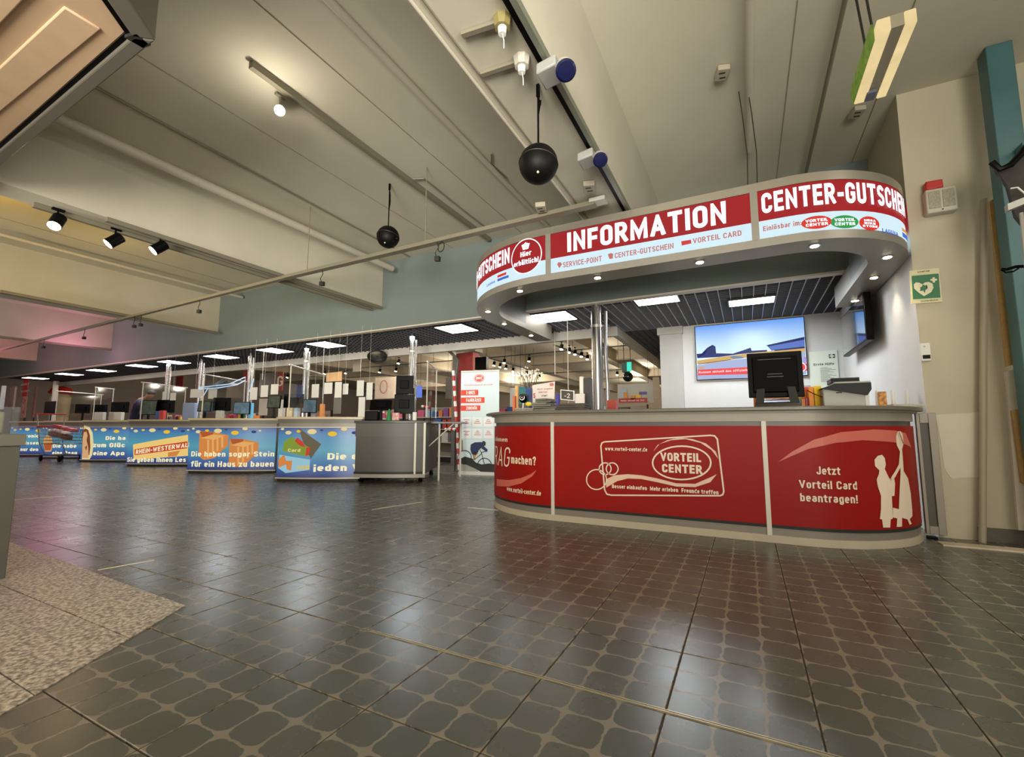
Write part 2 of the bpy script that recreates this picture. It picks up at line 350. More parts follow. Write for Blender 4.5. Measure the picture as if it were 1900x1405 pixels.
# ------------------------------------------------------------------ a plain condensed stroke alphabet for the signs
def _a(cx, cy, rx, ry, a0, a1, n=8): return [(cx+rx*math.cos(math.radians(a0+(a1-a0)*i/n)), cy+ry*math.sin(math.radians(a0+(a1-a0)*i/n))) for i in range(n+1)]
def _O(w, h, y=0.0, r=0.22): # closed rounded box
    r = min(r, w/2, h/2); return _a(w-r, y+h-r, r, r, 0, 90, 4)+_a(r, y+h-r, r, r, 90, 180, 4)+_a(r, y+r, r, r, 180, 270, 4)+_a(w-r, y+r, r, r, 270, 360, 4)
def _cl(p): return p+[p[0], p[1]]
X = 0.70
GL = {
 'A': (.46, [[(0,0),(.23,1),(.46,0)], [(.08,.28),(.38,.28)]]), 'B': (.38, [[(0,.5),(0,1)]+_a(.2,.76,.18,.24,90,-90)+[(0,.52)], [(0,.52),(.2,.52)]+_a(.2,.26,.2,.26,90,-90)+[(0,0),(0,.55)]]),
 'C': (.38, [[(.38,.70)]+_a(.19,.80,.19,.20,0,180)+_a(.19,.20,.19,.20,180,360)+[(.38,.30)]]),
 'D': (.40, [[(0,0),(0,1)]+_a(.16,.74,.24,.26,90,0,5)+_a(.16,.26,.24,.26,0,-90,5)+[(0,0),(0,.1)]]),
 'E': (.32, [[(.32,0),(0,0),(0,1),(.32,1)], [(0,.52),(.29,.52)]]), 'F': (.32, [[(0,0),(0,1),(.32,1)], [(0,.5),(.28,.5)]]),
 'G': (.39, [[(.39,.72)]+_a(.195,.80,.195,.20,0,180)+_a(.195,.20,.195,.20,180,360)+[(.39,.46),(.21,.46)]]),
 'H': (.40, [[(0,0),(0,1)], [(.4,0),(.4,1)], [(0,.5),(.4,.5)]]), 'I': (.0, [[(0,0),(0,1)]]), 'J': (.3, [[(.3,1),(.3,.2)]+_a(.15,.18,.15,.18,0,-180)]),
 'K': (.42, [[(0,0),(0,1)], [(.42,1),(.02,.42)], [(.14,.56),(.42,0)]]), 'L': (.30, [[(0,1),(0,0),(.3,0)]]),
 'M': (.60, [[(0,0),(0,1),(.30,.12),(.60,1),(.60,0)]]), 'N': (.42, [[(0,0),(0,1),(.42,0),(.42,1)]]), 'O': (.40, [_cl(_O(.40,1,0,.20))]),
 'P': (.38, [[(0,0),(0,1)]+_a(.2,.72,.18,.28,90,-90)+[(0,.44)]]), 'R': (.40, [[(0,0),(0,1)]+_a(.2,.73,.18,.27,90,-90)+[(0,.46)], [(.2,.46),(.40,0)]]),
 'S': (.38, [_a(.19,.79,.19,.21,5,180,6)+[(.02,.64),(.12,.55),(.27,.46),(.36,.36)]+_a(.19,.21,.19,.21,0,-180,6)]),
 'T': (.42, [[(0,1),(.42,1)], [(.21,0),(.21,1)]]), 'U': (.40, [[(0,1),(0,.2)]+_a(.2,.2,.2,.2,180,360)+[(.4,1)]]), 'V': (.46, [[(0,1),(.23,0),(.46,1)]]),
 'W': (.68, [[(0,1),(.17,0),(.34,.9),(.51,0),(.68,1)]]), 'Z': (.36, [[(0,1),(.36,1),(0,0),(.36,0)]]), 'X': (.42, [[(0,0),(.42,1)], [(0,1),(.42,0)]]), 'Y': (.44, [[(0,1),(.22,.45),(.44,1)], [(.22,.5),(.22,0)]]),
 '-': (.16, [[(0,.42),(.16,.42)]]), '.': (0, [[(0,0),(0,.02)]]), ',': (0, [[(0,-.1),(0,.02)]]), ':': (0, [[(0,0),(0,.03)], [(0,.5),(0,.53)]]), '!': (0, [[(0,0),(0,.01)], [(0,.34),(0,1)]]),
 '?': (.3, [_a(.15,.80,.15,.18,170,-40,7)+[(.15,.42),(.15,.32)], [(.15,0),(.15,.01)]]), "'": (0, [[(0,.8),(0,1)]]), '/': (.3, [[(0,0),(.3,1)]]), '%': (.5, [[(.05,0),(.45,1)], _cl(_O(.16,.3,.7,.08))]),
 'a': (.30, [_a(.15,.53,.15,.17,160,0,5)+[(.30,0)], [(.30,.38),(.13,.38)]+_a(.13,.19,.13,.19,90,270,6)+[(.2,0),(.30,.1)]]),
 'b': (.30, [[(0,0),(0,1)], _cl(_O(.30,X,0,.15))]), 'c': (.28, [[(.28,.50)]+_a(.14,.53,.14,.17,0,180,6)+_a(.14,.17,.14,.17,180,360,6)+[(.28,.2)]]), 'd': (.30, [[(.3,0),(.3,1)], _cl(_O(.30,X,0,.15))]),
 'e': (.30, [[(.02,.36),(.30,.36)]+_a(.15,.53,.15,.17,0,180,6)+_a(.15,.17,.15,.17,180,330,6)]), 'f': (.20, [[(.06,0),(.06,.86)]+_a(.16,.86,.10,.14,180,90,3)+[(.22,1)], [(-.04,X),(.20,X)]]),
 'g': (.30, [_cl(_O(.30,X,0,.15)), [(.30,X),(.30,-.1)]+_a(.15,-.12,.15,.15,0,-150,6)]), 'h': (.30, [[(0,0),(0,1)], [(0,.5)]+_a(.15,.55,.15,.15,160,0,6)+[(.30,0)]]),
 'i': (0, [[(0,0),(0,.56)], [(0,.98),(0,1)]]), 'j': (0, [[(0,-.15),(0,.56)], [(0,.98),(0,1)]]), 'k': (.30, [[(0,0),(0,1)], [(.28,X),(.03,.32)], [(.12,.42),(.30,0)]]), 'l': (0, [[(0,0),(0,1)]]),
 'm': (.52, [[(0,0),(0,X)], [(0,.5)]+_a(.13,.57,.13,.13,160,0,5)+[(.26,0)], [(.26,.5)]+_a(.39,.57,.13,.13,160,0,5)+[(.52,0)]]), 'n': (.30, [[(0,0),(0,X)], [(0,.5)]+_a(.15,.55,.15,.15,160,0,6)+[(.30,0)]]),
 'o': (.30, [_cl(_O(.30,X,0,.15))]), 'p': (.30, [[(0,-.28),(0,X)], _cl(_O(.30,X,0,.15))]), 'r': (.18, [[(0,0),(0,X)], [(0,.48)]+_a(.15,.55,.14,.15,160,80,4)]),
 's': (.26, [_a(.13,.56,.13,.14,10,180,5)+[(.04,.42),(.22,.29)]+_a(.13,.14,.13,.14,0,-180,5)]), 't': (.18, [[(.06,.9),(.06,.14)]+_a(.16,.14,.10,.14,180,270,3), [(-.04,X),(.19,X)]]),
 'u': (.30, [[(0,X),(0,.15)]+_a(.15,.15,.15,.15,180,340,6), [(.30,X),(.30,0)]]), 'v': (.32, [[(0,X),(.16,0),(.32,X)]]), 'w': (.50, [[(0,X),(.125,0),(.25,X-.05),(.375,0),(.50,X)]]), 'z': (.27, [[(0,X),(.27,X),(0,0),(.27,0)]]),
 'y': (.32, [[(0,X),(.17,.05)], [(.32,X),(.1,-.28)]]),
}
for k_, b_ in (('ä', 'a'), ('ö', 'o'), ('ü', 'u')): GL[k_] = (GL[b_][0], GL[b_][1]+[[(.03,1.04),(.03,1.06)], [(.27,1.04),(.27,1.06)]])
for k_, b_ in (('Ä', 'A'), ('Ö', 'O'), ('Ü', 'U')): GL[k_] = (GL[b_][0], GL[b_][1]+[[(.08,1.2),(.08,1.23)], [(.32,1.2),(.32,1.23)]])
DG = {'0': (.38, [_cl(_O(.38,1,0,.19))]), '1': (.16, [[(0,.8),(.16,1),(.16,0)]]), '2': (.36, [_a(.18,.8,.18,.2,170,0,6)+[(.34,.62),(0,0),(.36,0)]]), '3': (.36, [_a(.18,.76,.17,.24,150,-70,6), _a(.18,.27,.18,.27,80,-150,7)]),
      '4': (.4, [[(.28,0),(.28,1),(0,.28),(.4,.28)]]), '5': (.36, [[(.34,1),(.04,1),(.02,.55)]+_a(.18,.31,.18,.31,110,-150,8)]), '6': (.36, [_cl(_O(.36,.6,0,.18)), [(0,.3),(.05,.7),(.26,1)]]), '7': (.36, [[(0,1),(.36,1),(.12,0)]]),
      '8': (.36, [_cl(_O(.36,.52,0,.18)), _cl(_O(.34,.48,.52,.17))]), '9': (.36, [_cl(_O(.36,.6,.4,.18)), [(.36,.7),(.3,.3),(.1,0)]])}
GL.update(DG)
def clipy(poly, lo, hi):
    for sg, lim in ((1, hi), (-1, -lo)):
        out = []
        for i in range(len(poly)):
            a, b = poly[i], poly[(i+1) % len(poly)]; fa, fb = sg*a[1]-lim, sg*b[1]-lim
            if fa <= 0: out.append(a)
            if fa*fb < 0: t = fa/(fa-fb); out.append((a[0]+(b[0]-a[0])*t, a[1]+(b[1]-a[1])*t))
        poly = out
        if len(poly) < 3: return []
    return poly
def quads(pts, w, ext=True, closed=False):
    """mitred quads along a polyline"""
    P = [pts[0]]
    for p in pts[1:]:
        if math.hypot(p[0]-P[-1][0], p[1]-P[-1][1]) > 1e-6: P.append(p)
    n = len(P)
    if n < 2: return []
    D = []
    for i in range(n-1):
        dx, dy = P[i+1][0]-P[i][0], P[i+1][1]-P[i][1]; l = math.hypot(dx, dy); D.append((dx/l, dy/l))
    if ext:
        P = P[:]; P[0] = (P[0][0]-D[0][0]*w/2, P[0][1]-D[0][1]*w/2); P[-1] = (P[-1][0]+D[-1][0]*w/2, P[-1][1]+D[-1][1]*w/2)
    off = []
    for i in range(n):
        a = D[max(0, i-1)]; b = D[min(n-2, i)]
        if closed and i in (0, n-1): a, b = D[-1], D[0]
        nx, ny = -(a[1]+b[1]), a[0]+b[0]; l = math.hypot(nx, ny) or 1; nx /= l; ny /= l
        c = max(0.33, nx*-a[1]+ny*a[0]); off.append((nx*w/2/c, ny*w/2/c))
    return [[(P[i][0]+off[i][0], P[i][1]+off[i][1]), (P[i][0]-off[i][0], P[i][1]-off[i][1]), (P[i+1][0]-off[i+1][0], P[i+1][1]-off[i+1][1]), (P[i+1][0]+off[i+1][0], P[i+1][1]+off[i+1][1])] for i in range(n-1)]
def glyphs(s, t=0.2, wide=1.0):
    """polygons of a line of text in cap-height units, and its width"""
    x = 0; out = []; gap = 0.12-0.1*(t-0.2)
    for ch in s:
        if ch == ' ': x += 0.34*wide; continue
        w, st = GL.get(ch, GL['-'])
        for pl in st:
            q = [(x+t/2+px*wide, t/2+py*(1-t)) for px, py in pl]
            cl = len(pl) > 6 and pl[0] == pl[-2]
            for qd in quads(q, t, not cl and not (ch in 'CGSceas' and len(pl) > 6)):
                lo = -0.45 if ch in 'gpyj,' else 0.0; hi = 1.35 if ch in 'ÄÖÜäöü' else 1.0
                qd = clipy(qd, lo, hi)
                if qd: out.append(qd)
        x += w*wide+t+gap
    return out, x-gap
def text(surf, s, m, parent, s0, s1, z0, z1, bold=0.015, off=0.004, slope=0.0, name='lettering', lean=0.0):
    """lettering fitted into s0..s1 x z0..z1 (z1 = cap height) on a surface"""
    t = 0.155+bold*1.9; g, w = glyphs(s, t); k = z1-z0; kx = (s1-s0)/w; mb = MB()
    for n_, qd in enumerate(g):
        mb.add([surf.pt(s0+a*kx+lean*b*k, z0+b*k+slope*(a*kx), off+0.00025*(n_ % 6)) for a, b in qd], [tuple(range(len(qd)))])
    return part(name, mb, m, parent, smooth=False, kind='stuff')
def line(name, surf, pts, w, m, parent, off=0.003, px=True, closed=False):
    """a printed line of width w metres; pts in photo pixels or (s, z)"""
    q = [surf.hit(*p) for p in pts] if px else pts
    q = [p for p in q if p]
    if closed: q = q+[q[0]]
    mb = MB()
    for qd in quads(q, w, ext=False, closed=closed): mb.add([surf.pt(a, b, off) for a, b in qd], [(0, 1, 2, 3)])
    return part(name, mb, m, parent, smooth=False)
def ptext(surf, s, m, parent, u0, v0, u1, v1, hpx, **k):
    """lettering whose baseline runs from pixel (u0,v0) to (u1,v1) with cap height hpx pixels at its middle"""
    a, b = surf.hit(u0, v0), surf.hit(u1, v1); um, vm = (u0+u1)/2, (v0+v1)/2
    if not a or not b: return
    z = (a[1]+b[1])/2; c = surf.hit(um, vm-hpx) ; d = surf.hit(um, vm); h = c[1]-d[1]
    return text(surf, s, m, parent, a[0], b[0], z, z+h, **k)
# ================================================================== SETTING
floor = struct('floor', MB().box(-30, 6, -6, 36.5, -0.12, -0.006), mat('grout bed', '3a342a', 0.8), 'dark grey tiled hall floor')
GR = [(-2.72, 1.48), (-8.5, 1.69), (-8.5, -3), (-0.07, -3)]       # granite area, lower left
def in_granite(x, y):
    if y > 1.48+(-2.72-x)*0.0363: return False
    return x < -2.72+(1.48-y)*0.593
def project(p):
    d = Vector(p)-CAM; w = d.dot(_f)
    return (CX+FPX*d.dot(_r)/w, CY-FPX*d.dot(_u)/w, w) if w > 0.05 else None
tiles = []
for i in range(-62, 11):
    for j in range(-3, 46):
        x, y = TX+i*TS, TY+j*TS
        c = (x+TS/2, y+TS/2)
        if all(in_granite(x+a, y+b) for a in (0.02, TS-0.02) for b in (0.02, TS-0.02)): continue
        vis = False; 
        for a in (0, .5, 1):
            for b in (0, .5, 1):
                q = project((x+a*TS, y+b*TS, 0))
                if q and -30 < q[0] < 1930 and q[1] < 1440: vis = True
        if y > 17 or (x > 1.5 and y > 5.4): continue
        tiles.append((not vis, math.hypot(*c), x, y))
tiles.sort()
def tilebox(mb, x, y, dz=0.0, g=0.0028, b=0.002):
    x0, x1, y0, y1 = x+g, x+TS-g, y+g, y+TS-g
    vs = [(x0,y0,-0.0075),(x1,y0,-0.0075),(x1,y1,-0.0075),(x0,y1,-0.0075),(x0,y0,-b+dz),(x1,y0,-b+dz),(x1,y1,-b+dz),(x0,y1,-b+dz),
          (x0+b,y0+b,dz),(x1-b,y0+b,dz),(x1-b,y1-b,dz),(x0+b,y1-b,dz)]
    return mb.add(vs, [(0,1,5,4),(1,2,6,5),(2,3,7,6),(3,0,4,7),(4,5,9,8),(5,6,10,9),(6,7,11,10),(7,4,8,11),(8,9,10,11)])
tmesh = mesh_of(tilebox(MB(), 0, 0), 'tile', smooth=False); tmesh.materials.append(TILE)
rest = MB()
for n, (hid, d, x, y) in enumerate(tiles):
    if n < 298 and not hid:
        o = bpy.data.objects.new('tile', tmesh); COL.objects.link(o); o.parent = floor
        o.location = (x, y, random.uniform(-0.0006, 0.0004)); o.rotation_euler = (random.uniform(-.0008, .0008), random.uniform(-.0008, .0008), 0)
    else: tilebox(rest, x, y)
part('paving', rest, TILE, floor, 'the same dark tiles further off', smooth=False, kind='stuff')
# granite slabs
rows = [(1.15, 1.75), (0.77, 1.15), (0.39, 0.77), (0.0, 0.39), (-0.4, 0.0), (-0.8, -0.4)]
def clip(poly, f):
    out = []
    for i in range(len(poly)):
        a, b = poly[i], poly[(i+1) % len(poly)]; fa, fb = f(a), f(b)
        if fa <= 0: out.append(a)
        if fa*fb < 0: t = fa/(fa-fb); out.append((a[0]+(b[0]-a[0])*t, a[1]+(b[1]-a[1])*t))
    return out
for k, (y0, y1) in enumerate(rows):
    for m_ in range(6):
        x1 = 0.6-m_*1.25-(k % 2)*0.6; x0 = x1-1.25
        g = 0.003; p = [(x0+g, y0+g), (x1-g, y0+g), (x1-g, y1-g), (x0+g, y1-g)]
        p = clip(p, lambda q: q[0]-(-2.72+(1.48-q[1])*0.593)); 
        if len(p) > 2: p = clip(p, lambda q: q[1]-(1.48+(-2.72-q[0])*0.0363))
        if len(p) > 2: part('granite_slab', MB().prism(p, -0.006, 0.004), GRANITE, floor, 'speckled light granite slab', smooth=False)
alst = mat('worn aluminium strip', 'b5a98c', 0.35, 0.7)
part('joint_strip', MB().box(-1.62, 3.0, TY-0.007, TY-0.0025, -0.004, 0.0035).box(-1.62, 3.0, TY+0.0025, TY+0.007, -0.004, 0.0035), alst, floor, 'double aluminium joint strip across the tiles', smooth=False)
for (a, b) in (((182, 1058), (286, 1040)), ((30, 927), (120, 921)), ((690, 946), (782, 932)), ((868, 942), (925, 947))):
    a, b = at(*a, z=0.0), at(*b, z=0.0)
    part('edge_strip', MB().obox((a+b)/2+Vector((0,0,0.001)), b-a, (b-a).normalized().cross(Vector((0,0,1)))*0.012, (0,0,0.004)), mat('pale edge strip', 'e8dfc8', 0.3, 0.2), floor, smooth=False)
part('floor_strip', MB().box(1.38, 4, 5.02, 5.16, -0.004, 0.012), mat('pale threshold', 'b5ab92', 0.5, noise=0.1), floor, 'pale strip before the beige wall', smooth=False, bevel=0.004)  # pale raised strip laid across the floor before the wall
# walls
struct('wall_right', MB().box(1.50, 5, 5.4, 9.3, 0, 4.2).box(1.459, 5, 5.3985, 5.4, 0, 4.2).box(1.459, 1.50, 5.4, 6.6, 2.95, 4.2), wallb, 'beige plaster wall right of the information counter')
struct('wall_side', MB().box(1.46, 1.50, 5.4, 9.0, 0, 2.95), wallw, 'white side wall behind the counter')
bw = struct('wall_back', MB().box(-1.0, 1.5, 9.0, 9.25, 0, 2.86), wallw, 'white wall carrying the large television')
part('pilaster', MB().box(-1.40, -1.0, 8.93, 9.25, 0, 2.72).box(-1.44, -0.98, 8.90, 9.25, 2.72, 2.86), mat('pilaster paint', 'b3afa9', 0.7, noise=0.04), bw, smooth=False)
struct('baseboard_right', MB().box(1.72, 5, 5.375, 5.4, 0, 0.115), mat('stone skirting', '5e574b', 0.6, noise=0.15, scale=12), 'grey stone baseboard of the beige wall')
hd = struct('wall_header', MB().box(-30, 1.46, 6.6, 6.7, 2.86, 4.2), fascia, 'wide painted header above the tills')
part('edge_trim', MB().box(-30, 1.46, 6.585, 6.71, 2.835, 2.86), alul, hd, smooth=False)
struct('trim_1', MB().box(-27, -2.1, 8.5, 8.6, 2.70, 4.2).box(-2.2, -2.1, 8.6, 16, 2.70, 4.2), mat('white header band', 'bdb8ae', 0.6), 'white band edging the far side of the lowered ceiling')
# ceiling, beams
ce = struct('ceiling', MB().box(-30, 6, -6, 6.6, 4.2, 4.35).box(-30, 6, 6.6, 36.5, 4.2, 4.35), plaster, 'beige plaster hall ceiling')
for x0, x1, zb, y1 in ((-1.50, -0.975, 3.25, 6.6), (-6.60, -6.24, 3.28, 6.6), (-12.0, -11.6, 3.30, 6.6), (-17.4, -17.0, 3.30, 6.6), (-22.8, -22.4, 3.3, 6.6)):
    part('beam', MB().box(x0, x1, -6, y1, zb, 4.2), beamp, ce, smooth=False)
for x0 in (-5.2, -9.2, -13.2, -17.2, -21.2):
    part('beam', MB().box(x0, x0+0.4, 8.6, 36, 3.75, 4.2), mat('shop beam', 'aca08c', 0.8, noise=0.04), ce, smooth=False)
for y0 in (13.5, 19.0, 26.0):
    part('beam', MB().box(-26, -2.2, y0, y0+0.35, 3.85, 4.2), mat('shop beam', 'b7a78b'), ce, smooth=False)
for x in (-2.05, -3.2, -4.6, -8.3, -10.2, 0.5, 1.3):   # shutter-board joints left in the plaster
    part('joint', MB().box(x, x+0.006, -2, 6.6, 4.194, 4.2), mat('plaster joint', '8b836e', 0.9), ce, smooth=False)
# lowered open-cell ceiling
lc = struct('ceiling_lowered', MB().box(-27, 1.46, 6.7, 8.5, 3.06, 3.1).box(-2.1, 1.46, 8.5, 9.0, 3.06, 3.1).box(-2.1, -1.4, 9.0, 16, 3.06, 3.1), mat('dark plenum', '1c1c1e', 0.9), 'dark open-cell lowered ceiling over the tills')
def shared(name, mb, m):
    me = mesh_of(mb, name, smooth=False); me.materials.append(m); return me
s1 = shared('slat', MB().box(-0.006, 0.006, 6.71, 8.5, 2.865, 2.90), slatm); s2 = shared('slat', MB().box(-0.006, 0.006, 6.71, 9.0, 2.865, 2.90), slatm)  # right-hand slats paler: lamp reflection painted into the bar colour
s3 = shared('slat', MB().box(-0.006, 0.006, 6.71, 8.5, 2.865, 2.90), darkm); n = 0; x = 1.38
while x > -26 and n < 190:
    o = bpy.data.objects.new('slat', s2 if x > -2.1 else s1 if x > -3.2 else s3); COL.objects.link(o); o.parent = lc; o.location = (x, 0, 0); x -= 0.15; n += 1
crossm = mat('grating cross bar', '55565c', 0.5)
for k in range(23):
    y = 6.8+k*0.1
    part('slat', MB().box(-26 if y < 8.5 else -2.1, 1.46, y-0.004, y+0.004, 2.868, 2.897), crossm, lc, smooth=False)
gr = MB()
for k in range(55): gr.box(-2.1, -1.42, 9.1+k*0.12, 9.108+k*0.12, 2.868, 2.897)
for k in range(5): gr.box(-2.0+k*0.13, -1.99+k*0.13, 9.0, 16, 2.865, 2.90)
part('grating', gr, darkm, lc, 'dark grating beside the white pilaster', smooth=False)
PANEL = mat('led panel', 'fffdf6', emit=7.0)
LP = [(-4.87, 7.18), (-2.84, 7.15), (-1.10, 6.89), tuple(at(1394, 560, z=2.84))[:2], (-8.5, 7.25), (-10.3, 7.25), (-12.5, 7.25), (-14.8, 7.25), (-16.6, 7.25), (-19.2, 7.25), (-21.6, 7.25), (-24.5, 7.25)]
LPW = ['above the grey mobile till desk', 'left inside the oval sign, over the steel pillar', 'just behind the middle of the INFORMATION sign', 'above the large television',
       'second from the grey till desk leftwards', 'third from the grey till desk leftwards', 'fourth from the grey till desk leftwards', 'fifth from the grey till desk leftwards',
       'sixth from the grey till desk leftwards', 'third from the far left end', 'second from the far left end', 'furthest left, smallest in view']
for (x, y), w in zip(LP, LPW):
    big = x > -2 
    hx, hy = (0.3, 0.17) if big else (0.3, 0.3)
    t = thing('ceiling_panel_light', 'white glowing square ceiling panel '+w, 'ceiling light', (x, y, 2.84), group='panel lights in the lowered ceiling')
    part('frame', MB().box(x-hx-.02, x+hx+.02, y-hy-.02, y+hy+.02, 2.842, 2.90), mat('black lamp frame', '191919', 0.5), t)
    part('diffuser', MB().box(x-hx, x+hx, y-hy, y+hy, 2.836, 2.843), PANEL, t, smooth=False)
for x in (-3.5, -1, 0.3, -6, -9, -12, -15.5, -20):
    lamp('AREA', (x, 7.3, 2.82), 16, COOL, 0.6, 0.6, rot=(0, 0, 0))
lamp('AREA', (0.1, 8.0, 2.80), 9, COOL, 0.6, 0.35, rot=(0, 0, 0))
# ================================================================== SHOP SOFFIT, upper left (same plan as the granite)
sf = thing('shopfront_soffit', 'pale shopfront canopy with grey edge in the upper left corner', 'canopy', (-2.97, 1.22, 3.2))
A, B, C_, D = (-2.97, 1.22), (-9.0, 1.40), (-9.0, -3.0), (0.55, -3.0)
def inset(d):
    return [(A[0]-d*1.25, A[1]-d*0.98), (B[0], B[1]-d), (C_[0], C_[1]), (D[0]-d*1.3, D[1])]
part('deck', MB().prism(inset(0.10), 3.235, 3.30), mat('soffit board', 'b79a7c', 0.7, noise=0.08, scale=1.2), sf, smooth=False)
fr = MB(); o_, i_ = inset(0), inset(0.075)
fr.prism([o_[1], o_[0], i_[0], i_[1]], 3.2, 3.5); fr.prism([o_[0], o_[3], i_[3], i_[0]], 3.2, 3.5)
part('edge_frame', fr, mat('grey edge frame', '6f6a60', 0.45, 0.3), sf, smooth=False, bevel=0.01)
g1, g2 = inset(0.075), inset(0.10); gm = MB().prism([g1[1], g1[0], g2[0], g2[1]], 3.22, 3.24).prism([g1[0], g1[3], g2[3], g2[0]], 3.22, 3.24)
part('shadow_gap', gm, blk, sf, smooth=False)
for y0, w, h in ((0.97, 0.16, 0.012), (0.72, 0.10, 0.022)):
    part('batten', MB().box(-8.5, -3.2, y0-w/2, y0+w/2, 3.235-h, 3.24), mat('soffit batten', 'bda182', 0.7, noise=0.06), sf, bevel=0.008)
part('joint', MB().obox((-3.45, 0.2, 3.234), (0.02, 1.1, 0), (0.01, 0, 0), (0, 0, 0.006)), mat('soffit joint', '7d6850', 0.8), sf, smooth=False)
c = at(257, 68, z=3.23); part('corner_clip', MB().prism([(c.x-.04, c.y-.05), (c.x+.05, c.y-.03), (c.x+.03, c.y+.05), (c.x-.03, c.y+.04)], 3.20, 3.236), dgrey, sf)
# ================================================================== INFORMATION COUNTER
LC, LR, RC, RR = (-1.85, 5.65), 1.15, (0.36, 5.49), 0.99
cpath = [(LC[0]-LR, 7.4), (LC[0]-LR, 6.5)]+arc(LC[0], LC[1], LR, 180, 270, 16)+arc(RC[0], RC[1], RR, 270, 360, 16)
CS = Surf(cpath)
def s_at(u, v=880): return CS.hit(u, v)[0]
sL = 0.0; sE = CS.l[-1]; d1, d2 = s_at(1025.5), s_at(1422)
ic = thing('information_counter', 'long rounded red and grey information counter with logo panels', 'counter', (-0.75, 4.5, 0))
part('plinth', CS.sweep(MB(), 0, sE, [(-0.04, 0.0), (0.0, 0.0), (0.0, 0.062), (-0.04, 0.062)]), mat('cream base rail', 'b0a58e', 0.5, noise=0.05), ic)
part('kick_panel', CS.sweep(MB(), 0, sE, [(-0.06, 0.062), (-0.012, 0.062), (-0.012, 0.122), (-0.06, 0.122)]), mat('grey kick panel', '7d766a', 0.45, 0.2), ic)
part('lower_rail', CS.sweep(MB(), 0, sE, [(-0.05, 0.122), (-0.004, 0.122), (-0.004, 0.148), (-0.05, 0.148)]), dgrey, ic)
part('carcass', CS.sweep(MB(), 0, sE, [(-0.08, 0.06), (-0.05, 0.06), (-0.05, 1.08), (-0.08, 1.08)]), dgrey, ic)
gap = 0.018
P = []
for k, (a, b, lb) in enumerate(((0.0, d1-gap, 'red curved panel reading machen with swoosh'), (d1+gap, d2-gap, 'red middle panel with outlined card and oval logo'), (d2+gap, sE-0.02, 'red curved panel with lettering and two cream silhouettes'))):
    P.append(part('front_panel', CS.sweep(MB(), a, b, [(-0.05, 0.148), (-0.001, 0.148), (-0.001, 0.972), (-0.05, 0.972)]), redp, ic, lb))
part('upper_rail', CS.sweep(MB(), 0, sE, [(-0.06, 0.972), (-0.02, 0.972), (-0.02, 1.012), (-0.06, 1.012)]), mat('dark upper rail', '55504a', 0.4, 0.3), ic)
part('apron', CS.sweep(MB(), 0, sE, [(-0.06, 1.012), (0.0, 1.012), (0.0, 1.085), (-0.06, 1.085)]), mat('apron laminate', '8a8374', 0.4, 0.1, noise=0.04), ic)
for sd in (d1, d2): part('post', CS.sweep(MB(), sd-gap, sd+gap, [(-0.06, 0.06), (0.004, 0.06), (0.004, 1.013), (-0.06, 1.013)]), alul, ic, 'light vertical post between the panels')
# worktop: outline offset outwards, widening over the left end
outer = [CS.pt(CS.l[i], 0, 0.075+0.05*max(0, 1-abs(CS.l[i]-1.6)/2)) for i in range(len(CS.p))]; inner = [CS.pt(CS.l[i], 0, -0.62) for i in range(len(CS.p))]
tp = MB(); n = len(outer); vs = []
for i in range(n): 
    o, q = outer[i], inner[i]; vs += [(o.x, o.y, 1.10), (o.x, o.y, 1.135), (q.x, q.y, 1.135), (q.x, q.y, 1.10)]
fs = [(i*4+j, i*4+(j+1) % 4, i*4+4+(j+1) % 4, i*4+4+j) for i in range(n-1) for j in range(4)]+[(3, 2, 1, 0), (n*4-4, n*4-3, n*4-2, n*4-1)]
part('worktop', tp.add(vs, fs), toplam, ic, bevel=0.008)
ot = MB(); vs = []
for i in range(n):
    o, q = CS.pt(CS.l[i], 0, 0.035), inner[i]; vs += [(o.x, o.y, 1.085), (o.x, o.y, 1.10), (q.x, q.y, 1.10), (q.x, q.y, 1.085)]
part('sub_top', ot.add(vs, fs), mat('sub top', '77705f', 0.4), ic)
part('foot', MB().cyl((0.62, 4.72, 0), (0.62, 4.72, 0.06), 0.05), blk, ic); part('foot', MB().cyl((-1.6, 4.70, 0), (-1.6, 4.70, 0.06), 0.04), blk, ic)
# prints
swl = mat('print pale red', 'c0604f', 0.45); sww = mat('print rose', 'd9b79f', 0.5)
text(CS, 'machen?', cream, P[0], s_at(949), s_at(995), CS.hit(970, 862)[1], CS.hit(970, 846)[1], bold=0.01)
text(CS, 'TRAG', cream, P[0], s_at(945)-0.62, s_at(945), CS.hit(945, 867)[1], CS.hit(945, 830)[1], bold=-0.035, lean=0.15)
text(CS, 'können', cream, P[0], s_at(942)-0.42, s_at(942), CS.hit(942, 820)[1], CS.hit(942, 812)[1], bold=0.0)
ptext(CS, 'www.vorteil-center.de', cream, P[0], 941, 912, 1004, 919, 9, bold=0.012)
shape('swoosh', CS, [(922, 889), (945, 891), (968, 887), (985, 880), (996, 872), (988, 884), (968, 897), (945, 903), (922, 902)], swl, P[0])
card = [(1122, 820), (1318, 808), (1326, 809), (1331, 815), (1343, 912), (1341, 918), (1336, 920), (1134, 919), (1126, 917), (1122, 909), (1115, 828), (1117, 822), (1122, 820)]
line('card_outline', CS, card, 0.013, cream, P[1])
ptext(CS, 'www.vorteil-center.de', cream, P[1], 1123, 838, 1201, 836, 7, bold=0.012)
ptext(CS, 'Besser einkaufen  Mehr erleben  Freunde treffen', cream, P[1], 1136, 912, 1333, 911, 7.5, bold=0.03)
el = [(1265+54*math.cos(a), 859+31*math.sin(a)) for a in [i*2*math.pi/36 for i in range(37)]]
